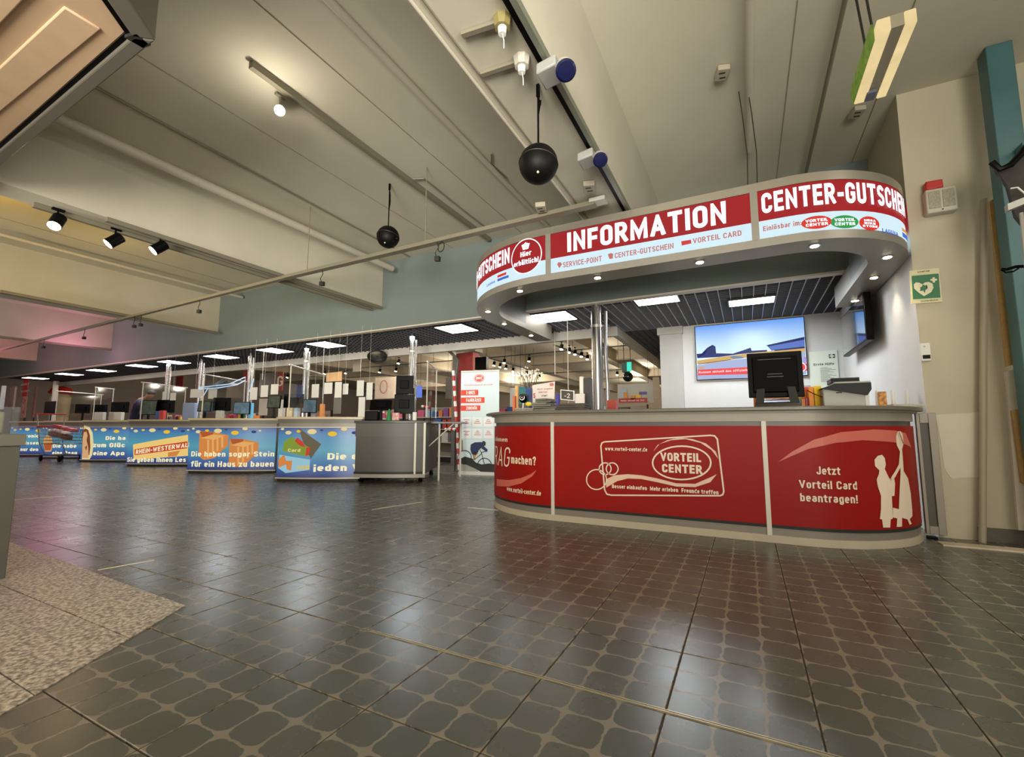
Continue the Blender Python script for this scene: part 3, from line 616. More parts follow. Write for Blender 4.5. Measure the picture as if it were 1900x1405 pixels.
shape('swoosh', CS, [(1212, 838), (1224, 824), (1246, 817), (1272, 815), (1300, 822), (1320, 835), (1333, 852), (1328, 838), (1310, 823), (1285, 815), (1262, 812), (1238, 817), (1220, 826)], sww, P[1])
shape('swoosh', CS, [(1124, 890), (1140, 882), (1165, 880), (1190, 882), (1220, 888), (1255, 897), (1290, 898), (1320, 885), (1330, 880), (1318, 895), (1290, 904), (1255, 903), (1220, 895), (1190, 889), (1165, 888), (1145, 893), (1125, 905)], sww, P[1])
shape('logo_oval', CS, el, redp, P[1], off=0.004)
line('logo_ring', CS, el[:-1], 0.014, cream, P[1], off=0.005, closed=True)
ptext(CS, 'VORTEIL', cream, P[1], 1226, 858, 1301, 855, 16, bold=0.035, off=0.006)
ptext(CS, 'CENTER', cream, P[1], 1229, 879, 1303, 877, 16, bold=0.035, off=0.006)
for (cx, cy, r) in ((1107, 890, 18.5), (1123, 870, 11), (1136, 870, 11)):
    line('card_circle', CS, [(cx+r*math.cos(i*math.pi/14), cy+r*math.sin(i*math.pi/14)) for i in range(28)], 0.011, cream, P[1], off=0.0035, closed=True)
for s_, u0, u1, v in (('Jetzt', 1515, 1559, 881), ('Vorteil Card', 1483, 1590, 907), ('beantragen!', 1485, 1591, 932)):
    ptext(CS, s_, cream, P[2], u0, v-1, u1, v+1, 15, bold=0.012)
shape('swoosh', CS, [(1443, 858), (1470, 838), (1510, 816), (1560, 802), (1620, 797), (1660, 799), (1680, 804), (1690, 830), (1676, 824), (1650, 820), (1600, 817), (1550, 822), (1500, 833), (1465, 848)], swl, P[2])
man = [(1630, 979), (1636, 979), (1640, 979), (1651, 979), (1652, 965), (1663, 965), (1664, 979), (1676, 978), (1677, 964), (1686, 966), (1691, 974), (1694, 972), (1689, 962), (1692, 955), (1690, 935), (1686, 905), (1680, 884), (1675, 878), (1675, 870), (1676, 858), (1675, 833), (1679, 826), (1675, 812), (1670, 800), (1665, 800), (1662, 806), (1663, 821), (1668, 830), (1670, 838), (1668, 857), (1656, 880), (1650, 889), (1645, 879), (1641, 870), (1643, 862), (1641, 850), (1636, 844), (1628, 846), (1622, 853), (1623, 865), (1631, 873), (1630, 880), (1626, 890), (1628, 902), (1634, 920), (1634, 945), (1632, 962), (1636, 964)]
man2 = [(1650, 889), (1645, 879), (1641, 870), (1643, 862), (1641, 850), (1636, 844), (1628, 846), (1622, 853), (1623, 865), (1631, 873), (1630, 880), (1626, 890), (1628, 902), (1634, 920), (1634, 945), (1632, 963), (1636, 964), (1638, 979), (1651, 979), (1652, 964), (1656, 962), (1655, 940), (1654, 921), (1659, 920), (1660, 897), (1658, 886)]
wom = [(1667, 945), (1668, 920), (1670, 880), (1670, 868), (1657, 890), (1650, 893), (1654, 884), (1667, 862), (1669, 838), (1663, 826), (1662, 810), (1665, 801), (1670, 800), (1674, 806), (1676, 822), (1673, 834), (1675, 858), (1676, 874), (1684, 888), (1689, 915), (1692, 948), (1692, 958), (1687, 964), (1691, 972), (1687, 974), (1683, 964), (1673, 961), (1673, 977), (1663, 978), (1664, 962), (1656, 960), (1656, 942)]
shape('silhouette', CS, man2, cream, P[2], label='cream silhouette of a standing man'); shape('silhouette', CS, wom, cream, P[2], label='cream silhouette of a woman in a long dress')
# side gate between the counter and the wall
gt = thing('side_gate', 'grey framed half-height gate between counter and beige wall', 'gate', (1.4, 5.36, 0))
part('frame', MB().box(1.365, 1.39, 5.34, 5.38, 0.03, 1.09).box(1.45, 1.505, 5.34, 5.38, 0.03, 1.09).box(1.39, 1.45, 5.34, 5.38, 0.03, 0.10).box(1.39, 1.45, 5.34, 5.38, 1.0, 1.09), mat('gate frame', '8a8374', 0.45, 0.2), gt, bevel=0.003)
part('infill', MB().box(1.37, 1.45, 5.355, 5.365, 0.10, 1.0), mat('gate infill', '4b463a', 0.5), gt)
part('stop', MB().box(1.36, 1.42, 5.27, 5.34, 0.0, 0.02), blk, gt)
# ================================================================== SIGN CANOPY
kpath = [(-3.42, 7.7), (-3.42, 6.6)]+arc(-1.95, 5.97, 1.47, 180, 270, 18)+arc(0.40, 5.54, 1.04, 270, 360, 18)+[(1.44, 6.6), (1.44, 7.3)]
KS = Surf(kpath); kE = KS.l[-1]
ks0 = 1.1; ks1 = kE-1.0
sc = thing('sign_canopy', 'oval illuminated red and white canopy sign reading INFORMATION above the counter', 'sign', (-0.8, 4.5, 2.56))
shell = mat('canopy shell', '8f8a80', 0.4, 0.35, noise=0.04)
part('top_band', KS.sweep(MB(), ks0, ks1, [(-0.30, 3.085), (0.0, 3.085), (0.0, 3.165), (-0.30, 3.165)]), mat('canopy top band', 'a39c8e', 0.3, 0.6), sc)
part('back_shell', KS.sweep(MB(), ks0, ks1, [(-0.30, 2.64), (-0.02, 2.64), (-0.02, 3.085), (-0.30, 3.085)]), mat('canopy inner shell', '77797a', 0.45, 0.3), sc)
part('bottom_ring', KS.sweep(MB(), ks0, ks1, [(-0.30, 2.56), (0.0, 2.56), (0.0, 2.635), (-0.30, 2.64)]), shell, sc)
for a, b in ((0.0, ks0), (ks1, kE)):
    part('return_arm', KS.sweep(MB(), a, b, [(-0.30, 2.56), (0.0, 2.56), (0.0, 2.83), (-0.30, 2.83)]), shell, sc)
k1, k2 = KS.hit(1017, 480)[0], KS.hit(1400, 400)[0]
RG = mat('lit red acrylic', 'a8101a', emit=0.9); WG = mat('lit white acrylic', 'd6effa', emit=1.0, noise=0.03); LW = mat('lit letter white', 'eefaff', emit=1.7)
PR = mat('print red on white', 'd07a70', emit=0.85)
KP = []
for a, b, lb in ((ks0+0.02, k1-0.03, 'curved left sign panel with round badge'), (k1+0.03, k2-0.03, 'straight sign panel reading INFORMATION'), (k2+0.03, ks1-0.02, 'curved right sign panel reading CENTER-GUTSCHEIN')):
    p = part('sign_panel', KS.sweep(MB(), a, b, [(-0.02, 2.80), (-0.004, 2.80), (-0.004, 3.08), (-0.02, 3.08)]), RG, sc, lb)
    part('white_field', KS.sweep(MB(), a, b, [(-0.02, 2.642), (-0.004, 2.642), (-0.004, 2.80), (-0.02, 2.80)]), WG, p); KP.append(p)
for k in (k1, k2): part('divider', KS.sweep(MB(), k-0.03, k+0.03, [(-0.02, 2.63), (0.003, 2.63), (0.003, 3.09), (-0.02, 3.09)]), shell, sc)
kh = lambda u, v: KS.hit(u, v)
text(KS, 'INFORMATION', LW, KP[1], kh(1053, 466)[0], kh(1348, 410)[0], 2.838, 3.055, bold=0.022, off=0.004)
for s_, u0, v0, u1, v1 in (('SERVICE-POINT', 1045, 497, 1117, 485), ('CENTER-GUTSCHEIN', 1141, 479, 1250, 462), ('VORTEIL CARD', 1286, 452, 1376, 438)):
    ptext(KS, s_, PR, KP[1], u0, v0, u1, v1, 10, bold=0.008)
shape('pin_symbol', KS, [(1038, 498), (1034, 491), (1036, 487), (1041, 487), (1043, 491)], PR, KP[1])
shape('gift_symbol', KS, [(1131, 481), (1130, 474), (1128, 472), (1133, 470), (1138, 471), (1137, 480)], PR, KP[1])
shape('card_symbol', KS, [(1265, 456), (1264, 448), (1282, 445), (1283, 452)], mat('print orange red', 'd8403a', emit=0.9), KP[1])
text(KS, 'CENTER-GUTSCHEIN', LW, KP[2], kh(1413, 380)[0], kh(1413, 380)[0]+1.46, 2.862, 3.05, bold=0.022, off=0.006)
a0 = kh(1416, 428)[0]
text(KS, 'Einlösbar im:', PR, KP[2], a0, a0+0.29, 2.70, 2.745, bold=0.012, off=0.005)
def oval_logo(u, v, rx, rz, m, rows, par):
    c = kh(u, v); 
    if not c: return
    c = (c[0], c[1]); o = shape('logo_oval', KS, disc(c, rx, rz, 28), m, par, px=False, off=0.005)
    h = 1.25*rz/len(rows)
    for i, r in enumerate(rows):
        w = rx*(1.45 if len(r) > 4 else 1.1); z = c[1]+rz*0.62-(i+1)*h+h*0.12
        text(KS, r, LW, par, c[0]-w/2, c[0]+w/2, z, z+h*0.72, bold=0.02, off=0.008)
GRN = mat('lit green', '2e9e4a', emit=0.9); RO = mat('lit orange red', 'dd3526', emit=0.95); BL = mat('lit blue', '3b6fd0', emit=0.9)
oval_logo(1515, 413, 0.115, 0.058, RO, ['VORTEIL', 'CENTER'], KP[2])
oval_logo(1567, 412, 0.115, 0.058, GRN, ['VORTEIL', 'CENTER'], KP[2])
oval_logo(1613, 415, 0.10, 0.062, RO, ['MEGA', 'BIKE', 'STORE'], KP[2])
c = kh(1650, 428); text(KS, 'LAGUNA', BL, KP[2], c[0]-0.10, c[0]+0.12, c[1]-0.03, c[1]+0.005, bold=0.03, off=0.006)
c = kh(1677, 432)
if c:
    shape('logo_bar', KS, [(c[0]-0.07, c[1]-0.055), (c[0]+0.12, c[1]-0.055), (c[0]+0.12, c[1]-0.012), (c[0]-0.07, c[1]-0.012)], BL, KP[2], px=False, off=0.006)
    shape('logo_bar', KS, [(c[0]-0.07, c[1]), (c[0]+0.12, c[1]), (c[0]+0.12, c[1]+0.03), (c[0]-0.07, c[1]+0.03)], mat('lit orange', 'e9a04a', emit=0.9), KP[2], px=False, off=0.006)
# left panel: badge + wrapped word
c = kh(976, 478); cc = (c[0], 2.885)
shape('badge', KS, disc(cc, 0.205, 0.205, 36), RG, KP[0], px=False, off=0.006)
line('badge_ring', KS, disc(cc, 0.20, 0.20, 40), 0.011, LW, KP[0], px=False, off=0.008, closed=True)
text(KS, 'Hier', LW, KP[0], cc[0]-0.07, cc[0]+0.075, cc[1]-0.0, cc[1]+0.06, bold=0.02, off=0.009)
text(KS, 'erhältlich!', LW, KP[0], cc[0]-0.165, cc[0]+0.165, cc[1]-0.095, cc[1]-0.035, bold=0.02, off=0.009)
shape('gift_symbol', KS, [(cc[0]-0.035, cc[1]+0.08), (cc[0]+0.035, cc[1]+0.08), (cc[0]+0.04, cc[1]+0.12), (cc[0]+0.055, cc[1]+0.14), (cc[0]+0.02, cc[1]+0.15), (cc[0], cc[1]+0.165), (cc[0]-0.02, cc[1]+0.15), (cc[0]-0.055, cc[1]+0.14), (cc[0]-0.04, cc[1]+0.12)], LW, KP[0], px=False, off=0.009)
text(KS, 'CENTER-GUTSCHEIN', LW, KP[0], cc[0]-0.235-1.46, cc[0]-0.235, 2.862, 3.05, bold=0.022, off=0.006)
for w, zz, m_ in ((0.2, 2.69, BL), (0.16, 2.735, RO)):
    shape('logo_bar', KS, [(cc[0]-0.45, zz), (cc[0]-0.45+w, zz), (cc[0]-0.45+w, zz+0.03), (cc[0]-0.45, zz+0.03)], m_, KP[0], px=False, off=0.006)
text(KS, 'LAGUNA', BL, KP[0], cc[0]-0.70, cc[0]-0.50, 2.69, 2.72, bold=0.03, off=0.006)
# downlights in the ring
DL = mat('downlight lens', 'fff2cf', emit=22)
for (u, v) in ((913, 578), (940, 600), (990, 622), (956, 537), (1101, 508), (1294, 477), (1519, 447), (1669, 472), (1657, 511), (1613, 555)):
    p = at(u, v, z=2.56); best = min((((KS.pt(t*0.02, 0, -0.15)-Vector((p.x, p.y, 0))).length, t*0.02) for t in range(int(kE/0.02))))
    q = KS.pt(best[1], 2.56, -0.15)
    t = part('downlight', MB().lathe([(0.048, -0.004), (0.05, 0.0), (0.03, 0.002)], (q.x, q.y, 2.558)), chrome, sc)
    part('lens', MB().lathe([(0.001, -0.007), (0.032, -0.007), (0.034, 0.0)], (q.x, q.y, 2.556)), DL, t)
    lamp('SPOT', (q.x, q.y, 2.545), 9, (1, 0.88, 0.66), 0.03, aim=(q.x, q.y, 0), spot=95, blend=0.7)
for (u, s_) in ((1388, 0), (1406, 0.0)):
    a = KS.hit(u, 345); q = KS.pt(a[0], 3.165, -0.1)
    single('hanging_cable', MB().tube([(q.x, q.y, 3.165), (q.x+0.01, q.y-0.02, 3.5), (q.x-0.01, q.y, 3.9), (q.x-0.03, q.y+0.02, 4.18)], 0.005, 6), dgrey, 'thin dark cable hanging to the canopy top, %s of two' % ('left' if u < 1400 else 'right'), 'cable', group='cables above the canopy')
# ================================================================== TILL DESKS
DD = Vector((0.883, 0.469, 0)); BB = Vector((-0.469, 0.883, 0)); Zv = Vector((0, 0, 1))
lamgrey = mat('till laminate', '7c776c', 0.4, 0.1, noise=0.05); lamtop = mat('till worktop', 'b8ab8d', 0.35, noise=0.05)
POST = grad_mat('backlit blue print', [(0.0, '23306f'), (0.18, '2f63ab'), (0.55, '4fa6bd'), (0.85, '3d86ba'), (1.0, '23478f')], 0.07, 0.95, 0.72)
YD = mat('print yellow', 'f2c62e', emit=0.85); YL = mat('print pale yellow', 'f5df9a', emit=0.8); LT = mat('print cream letters', 'f8ecc0', emit=0.95)
OR1 = mat('print orange', 'e8914a', emit=0.75); OR2 = mat('print light orange', 'f4b567', emit=0.8); OR3 = mat('print red brown', 'c8602f', emit=0.7)
GR1 = mat('print green', '8fa83a', emit=0.7); BR1 = mat('print grey brown', '7c6f58', emit=0.6); SKN = mat('print skin', 'e9b583', emit=0.75); HAI = mat('print brown hair', '8b4d24', emit=0.6); RD1 = mat('print signal red', 'd8442a', emit=0.75); DB = mat('print dark blue', '3a4a86', emit=0.6)
def front_surf(L, w, bulge=0.09):
    pts = []
    for i in range(11):
        t = i/10; p = L+DD*(w*t)-BB*(4*bulge*t*(1-t)); pts.append((p.x, p.y))
    return Surf(pts)
DESK = []
DN = ['till desk with the orange boxes poster', 'till desk with the yellow banner poster', 'till desk with the long-haired woman poster', 'till desk with the muffin poster behind the trolley', 'till desk beyond the trolley, partly hidden by the grey kiosk', 'furthest left till desk behind the grey kiosk']
LL = [(510, 893, 1.50), (345, 878, 1.85), (232, 865, 1.9), (147, 857, 1.9), (75, 851, 1.9), (12, 847, 1.9)]
for i, (u, v, w) in enumerate(LL):
    L = at(u, v, z=0.0); sf_ = front_surf(L, w); R_ = L+DD*w
    lab = 'curved till desk with the card and Die jeden poster' if i == 0 else 'curved '+DN[i-1]
    t = thing('till_desk', lab+', blue backlit front', 'counter', tuple(L), group='till desks in a row')
    dep = 0.85 if i == 3 else 2.1
    outl = [tuple(p) for p in sf_.p]+[(R_.x+BB.x*dep, R_.y+BB.y*dep), (L.x+BB.x*dep, L.y+BB.y*dep)]
    c = Vector((sum(p[0] for p in outl)/len(outl), sum(p[1] for p in outl)/len(outl)))
    sh = lambda k: [(c.x+(p[0]-c.x)*k, c.y+(p[1]-c.y)*k) for p in outl]
    part('carcass', MB().prism(sh(0.975), 0.05, 1.03), lamgrey, t)
    part('plinth', MB().prism(sh(0.96), 0.0, 0.05), dgrey, t)
    part('worktop', MB().prism(sh(1.045), 1.10, 1.145), lamtop, t, bevel=0.008)
    part('apron', MB().prism(sh(1.005), 1.03, 1.10), mat('till apron', '5d574b', 0.4), t)
    pp_ = part('poster_panel', sf_.sweep(MB(), 0.02, sf_.l[-1]-0.02, [(-0.03, 0.07), (0.0, 0.07), (0.0, 0.95), (-0.03, 0.95)]), POST, t)
    part('panel_rail', sf_.sweep(MB(), 0.0, sf_.l[-1], [(-0.03, 0.045), (0.006, 0.045), (0.006, 0.07), (-0.03, 0.07)]), alul, t)
    part('panel_rail', sf_.sweep(MB(), 0.0, sf_.l[-1], [(-0.03, 0.95), (0.006, 0.95), (0.006, 0.965), (-0.03, 0.965)]), alul, t)
    DESK.append((t, sf_, pp_, L, w))
    for k, (a, r, m_) in enumerate(((0.10, .035, YL), (0.22, .06, YL), (0.42, .045, YD), (0.66, .085, YL), (0.83, .03, DB), (1.02, .08, YD), (1.22, .055, YL), (1.40, .05, DB), (1.52, .03, YL))):
        if a < w-0.06: shape('confetti_dot', sf_, disc((a, 0.925-0.045*(k % 2)-0.02*(k % 3)), r, r*0.55, 14), m_, pp_, px=False, off=0.003)
# far desks draw their own print
(t1, S1, P1, _, _), (t2, S2, P2, _, _), (t3, S3, P3, _, _), (t4, S4, P4, _, _), (t5, S5, P5, _, _), (t6, S6, P6, _, _) = DESK
z6 = lambda x, y: (300+x*0.2278, 600+y*0.2278)
def Z6(*p): return [z6(*q) for q in p]
shape('card_picture', S1, Z6((1115, 850), (1300, 985), (1215, 1105), (1150, 960)), BR1, P1, off=0.003)
shape('card_picture', S1, Z6((1000, 960), (1060, 925), (1200, 1010), (1180, 1085), (985, 1040)), GR1, P1, off=0.004)
shape('card_picture', S1, Z6((1085, 960), (1105, 930), (1150, 965), (1170, 1010), (1130, 1000)), RD1, P1, off=0.005)
shape('card_picture', S1, Z6((1180, 1010), (1212, 1012), (1200, 1075), (1172, 1080)), RD1, P1, off=0.005)
shape('card_picture', S1, Z6((960, 1070), (1210, 1110), (1205, 1195), (1010, 1220), (950, 1180)), mat('print pale blue', '9fcfe0', emit=0.8), P1, off=0.004)
shape('card_picture', S1, Z6((950, 1110), (1000, 1070), (1015, 1120), (1065, 1120), (1055, 1200), (1020, 1190), (1015, 1150), (955, 1175)), OR1, P1, off=0.005)
ptext(S1, 'CARD', YD, P1, *z6(1105, 1192), *z6(1205, 1188), 7, bold=0.03, off=0.006); ptext(S1, 'Card', YL, P1, *z6(1030, 1045), *z6(1130, 1050), 6, bold=0.02, off=0.006)
a, b = S1.hit(608, 840), S1.hit(582, 863)
text(S1, 'Die e', LT, P1, a[0], a[0]+0.52, 0.385, 0.50, bold=0.03); text(S1, 'jeden W', LT, P1, b[0], b[0]+0.86, 0.185, 0.30, bold=0.03)
for ox, oy in ((0, 0), (245, 58)):
    F = lambda *p: Z6(*[(x+ox, y+oy) for x, y in p])
    shape('box_picture', S2, F((310, 880), (420, 885), (545, 912), (540, 1000), (490, 1040), (430, 1100), (345, 1115), (300, 1080)), OR1, P2, off=0.003)
    shape('box_picture', S2, F((312, 882), (420, 886), (424, 940), (330, 925)), OR3, P2, off=0.004)
    shape('box_picture', S2, F((318, 935), (420, 905), (520, 915), (430, 950)), OR2, P2, off=0.0045)
    for k in (0, 1, 2, 3): shape('box_picture', S2, F((372+k*38, 950-k*8), (388+k*38, 950-k*8), (388+k*38, 1095-k*28), (372+k*38, 1100-k*28)), OR2, P2, off=0.005)
ptext(S2, 'Die haben sogar Stein', LT, P2, 355, 847, 509, 847, 9.5, bold=0.02, off=0.007); ptext(S2, 'für ein Haus zu bauen', LT, P2, 355, 866.5, 508, 865.5, 10.5, bold=0.02, off=0.007)
shape('banner_picture', S3, [(247, 825), (349, 807), (349, 846), (248, 853)], mat('print banner yellow', 'f7d27c', emit=0.85), P3, off=0.003)
shape('banner_picture', S3, [(250, 834), (348, 819), (348, 832), (250, 845)], RD1, P3, off=0.004)
shape('banner_picture', S3, [(312, 840), (335, 836), (328, 846), (312, 848)], OR1, P3, off=0.004)
a, b = S3.hit(252, 844), S3.hit(346, 831); sl = (b[1]-a[1])/(b[0]-a[0])
text(S3, 'RHEIN-WESTERWALD', LT, P3, a[0], b[0]+0.12, a[1]+0.01, a[1]+0.12, bold=0.02, off=0.006, slope=sl)
ptext(S3, 'Sie geben Ihnen Les', LT, P3, 236, 857.5, 345, 857, 8.5, bold=0.025, off=0.006)
shape('glow_picture', S4, [(150, 800), (156, 790), (166, 792), (172, 803), (174, 825), (171, 845), (166, 853), (152, 853)], mat('print glow', 'f3e0a8', emit=0.8), P4, off=0.003)
shape('hair_picture', S4, [(151, 812), (153, 801), (158, 795), (164, 798), (167, 808), (168, 830), (166, 845), (160, 840), (152, 842)], HAI, P4, off=0.004)
shape('face_picture', S4, [(154, 812), (156, 802), (161, 801), (163, 809), (161, 816), (164, 830), (165, 850), (153, 850), (153, 830)], SKN, P4, off=0.005)
for s_, u0, u1, v, h in (('Die ha', 196, 233, 816.5, 7), ('zum Glüc', 173, 232, 830, 8), ('eine Apo', 173, 231, 845, 8)): ptext(S4, s_, LT, P4, u0, v, u1, v, h, bold=0.03, off=0.006)
shape('muffin_picture', S5, [(80, 822), (82, 812), (88, 807), (96, 812), (98, 822), (95, 838), (84, 838)], OR2, P5, off=0.003)
shape('muffin_picture', S5, [(81, 824), (97, 824), (94, 836), (84, 836)], OR3, P5, off=0.004)
for s_, u0, u1, v, h in (('Die habe', 98, 142, 831, 7), ('eine Beau', 97, 143, 844, 7)): ptext(S5, s_, LT, P5, u0, v, u1, v, h, bold=0.03, off=0.006)
for s_, u0, u1, v, h in (('tronic', 43, 72, 812, 6), ('wissen', 40, 72, 825, 6), ('nur den', 38, 71, 837, 6)): ptext(S6, s_, LT, P6, u0, v, u1, v, h, bold=0.03, off=0.006)
# --- helpers for things seen at a pixel box and a chosen depth
def pxbox(u0, u1, v0, v1, y):
    c = at((u0+u1)/2, (v0+v1)/2, y=y); w = (c-CAM).dot(_f)/FPX
    return c, (u1-u0)*w, (v1-v0)*w
def axes(yaw):
    a = math.radians(yaw); return Vector((math.cos(a), math.sin(a), 0)), Vector((-math.sin(a), math.cos(a), 0))
def panel(name, label, cat, u0, u1, v0, v1, y, m, th=0.01, yaw=28, group=None, bevel=0, tilt=0.0, parent=None):
    c, w, h = pxbox(u0, u1, v0, v1, y); ax, ay = axes(yaw); az = Zv*math.cos(tilt)+ay*math.sin(tilt); ay2 = ay*math.cos(tilt)-Zv*math.sin(tilt)
    mb = MB().obox(c, ax*w, ay2*th, az*h)
    if parent: return part(name, mb, m, parent, bevel=bevel)
    return single(name, mb, m, label, cat, group, bevel)
def monitor(label, u0, u1, v0, v1, y, top, yaw=28, screen=None, group=None, front=False, tilt=0.0):
    c, w, h = pxbox(u0, u1, v0, v1, y); ax, ay = axes(yaw); zt_ = c.z+h/2; zb_ = max(c.z-h/2, top+.03); h = zt_-zb_; c.z = (zt_+zb_)/2
    t = thing('monitor', label, 'monitor', (c.x, c.y, top), group=group)
    az = Zv*math.cos(tilt)+ay*math.sin(tilt); ay2 = ay*math.cos(tilt)-Zv*math.sin(tilt)
    part('housing', MB().obox(c, ax*w, ay2*0.035, az*h), blk, t, bevel=0.006)
    if screen: part('screen', MB().obox(c-ay2*0.019, ax*(w-0.03), ay2*0.003, az*(h-0.03)), screen, t)
    else: part('back_cover', MB().obox(c-ay2*0.03, ax*(w*0.5), ay2*0.03, az*(h*0.45)), mat('monitor back', '0a0a0a', 0.4, spec=.06), t, bevel=0.008)
    bz = c.z-h/2
    if bz > top+0.005:
        part('neck', MB().obox(Vector((c.x, c.y, (bz+top)/2+0.02))+ay*0.02, ax*0.05, ay*0.03, Zv*(bz-top+0.06)), blk, t)
    part('foot', MB().obox(Vector((c.x, c.y, top+0.008)), ax*0.22, ay*0.16, Zv*0.016), blk, t, bevel=0.004)
    return t
scr_g = mat('green customer display', '4b5340', 0.4, noise=0.5, scale=14, c2='77806a', emit=0.35); scr_b = mat('blue grey screen', '6f8b98', emit=0.55, noise=0.35, scale=9)
TOP = 1.147
for lab, u0, u1, v0, v1, y, sc_ in (
    ('large black monitor back on the card poster till desk', 527, 563, 731, 757, 6.3, None), ('tilted greenish customer display on the card poster till desk', 497, 521, 734, 758, 6.0, scr_g),
    ('monitor with grey blue screen on the card poster till desk', 560, 588, 741, 766, 6.6, scr_b),
    ('large black monitor back on the orange boxes till desk', 396, 428, 738, 763, 6.4, None), ('tilted greenish customer display on the orange boxes till desk', 368, 392, 744, 764, 6.1, scr_g),
    ('monitor with grey blue screen on the orange boxes till desk', 434, 464, 746, 769, 6.7, scr_b),
    ('black monitor back on the yellow banner till desk', 292, 324, 742, 766, 6.6, None), ('bright customer display beside the leaning person', 260, 291, 743, 770, 6.3, scr_g),
    ('black monitor back on the woman poster till desk', 207, 239, 746, 766, 6.7, None), ('black monitor back on the muffin poster till desk', 140, 167, 750, 767, 6.9, None), ('dark customer display between two far monitors', 172, 199, 751, 766, 6.8, None)):
    monitor(lab, u0, u1, v0, v1, y, TOP, screen=sc_, group='monitors on the till desks', tilt=0.12 if sc_ is scr_g else 0)
# grey mobile desk in front
L0 = at(656, 897, z=0.0)+Vector((0, 0, 0)); w0 = 1.22; SF0 = front_surf(L0, w0, 0.07); R0 = L0+DD*w0
md = thing('mobile_desk', 'plain grey curved till desk on castors with folding side shelf', 'counter', tuple(L0), group=None)
outl = [tuple(p) for p in SF0.p]+[(R0.x+BB.x*1.5, R0.y+BB.y*1.5), (L0.x+BB.x*1.5, L0.y+BB.y*1.5)]
c = Vector((sum(p[0] for p in outl)/len(outl), sum(p[1] for p in outl)/len(outl))); sh = lambda k: [(c.x+(p[0]-c.x)*k, c.y+(p[1]-c.y)*k) for p in outl]
mg = mat('mobile desk laminate', '46443d', 0.45, 0.0, noise=0.06)
part('carcass', MB().prism(sh(0.985), 0.16, 1.03), mg, md); part('front_band', SF0.sweep(MB(), 0, SF0.l[-1], [(-0.02, 0.80), (0.006, 0.80), (0.006, 1.03), (-0.02, 1.03)]), mat('mobile desk band', '4d4b44', 0.45, 0.0), md)
part('lower_rail', SF0.sweep(MB(), 0, SF0.l[-1], [(-0.02, 0.16), (0.012, 0.16), (0.012, 0.20), (-0.02, 0.20)]), dgrey, md)
part('base_frame', SF0.sweep(MB(), 0, SF0.l[-1], [(-0.3, 0.10), (0.016, 0.10), (0.016, 0.16), (-0.3, 0.16)]), mat('base frame grey', '8b877c', 0.45, 0.2), md)
part('worktop', MB().prism(sh(1.05), 1.03, 1.075), mat('mobile desk top', '33322e', 0.4), md, bevel=0.006)
for k in (0.99, 0.86):
    p = L0+DD*(w0*k)-BB*0.03; part('upright', MB().obox((p.x, p.y, 0.60), DD*0.035, BB*0.035, Zv*0.88), alul, md)
for a, b in ((0.08, 0.12), (0.92, 0.12), (0.08, 1.3), (0.92, 1.3)):
    p = L0+DD*(w0*a)+BB*b; cs = part('castor', MB().cyl((p.x-.015, p.y, .045), (p.x+.015, p.y, .045), .045, n=14), blk, md); part('fork', MB().obox((p.x, p.y, .085), (.05, 0, 0), (0, .05, 0), (0, 0, .05)), dgrey, cs)
shf = [R0+BB*0.3, R0+BB*0.3+DD*0.62, R0+BB*1.2+DD*0.62, R0+BB*1.2]
part('side_shelf', MB().prism([(p.x, p.y) for p in shf], 1.03, 1.06), mat('mobile desk top', '4c4a44'), md)
q = R0+BB*0.35; part('shelf_stay', MB().cyl((q.x, q.y, 0.62), (q.x+DD.x*.45, q.y+DD.y*.45, 1.03), 0.012), alul, md)
q2 = R0+BB*1.1+DD*0.5; part('leg', MB().cyl((q2.x, q2.y, 0), (q2.x, q2.y, 1.03), 0.02), alul, md); q2 = R0+BB*0.4+DD*0.18; part('leg', MB().cyl((q2.x, q2.y, 0), (q2.x, q2.y, 1.03), 0.02), alul, md)
monitor('tall upper black monitor on the grey mobile desk', 735, 767, 697, 731, 6.75, 1.075); monitor('lower black monitor under the tall one on the grey mobile desk', 732, 769, 732, 768, 6.45, 1.075)
monitor('wide tilted black display on the grey mobile desk', 687, 727, 742, 762, 6.2, 1.075, tilt=0.3)
def lump(name, label, cat, u0, u1, v0, v1, y, m, yaw=28, depth=0.2, bevel=0.01, group=None, base=None):
    c, w, h = pxbox(u0, u1, v0, v1, y); ax, ay = axes(yaw)
    if base is not None: top = c.z+h/2; h = top-base; c.z = (top+base)/2
    return single(name, MB().obox(c, ax*w, ay*depth, Zv*h), m, label, cat, group, bevel)
lump('card_terminal', 'black till printer block at the left of the grey mobile desk', 'printer', 678, 703, 763, 781, 6.1, blk, base=1.077, depth=0.12, bevel=0.015)
c = at(722, 776, y=6.1); single('marker_cone', MB().lathe([(0.05, 0), (0.035, 0.12), (0.012, 0.2)], (c.x, c.y, 1.077), 16), mat('green plastic', '1f7a40', 0.4), 'small green cone-shaped bottle on the grey mobile desk', 'bottle')
lump('leaflet_stand', 'white red leaflet stand right of the green bottle', 'stand', 728, 741, 766, 779, 6.15, mat('print white red', 'd9cfc6', 0.6, noise=0.2, scale=30, c2='c04a40'), base=1.077, depth=0.05)
lump('paper_cup', 'white cup on the mobile desk beside the screen stand', 'cup', 766, 773, 765, 780, 6.3, white, base=1.077, depth=0.06)
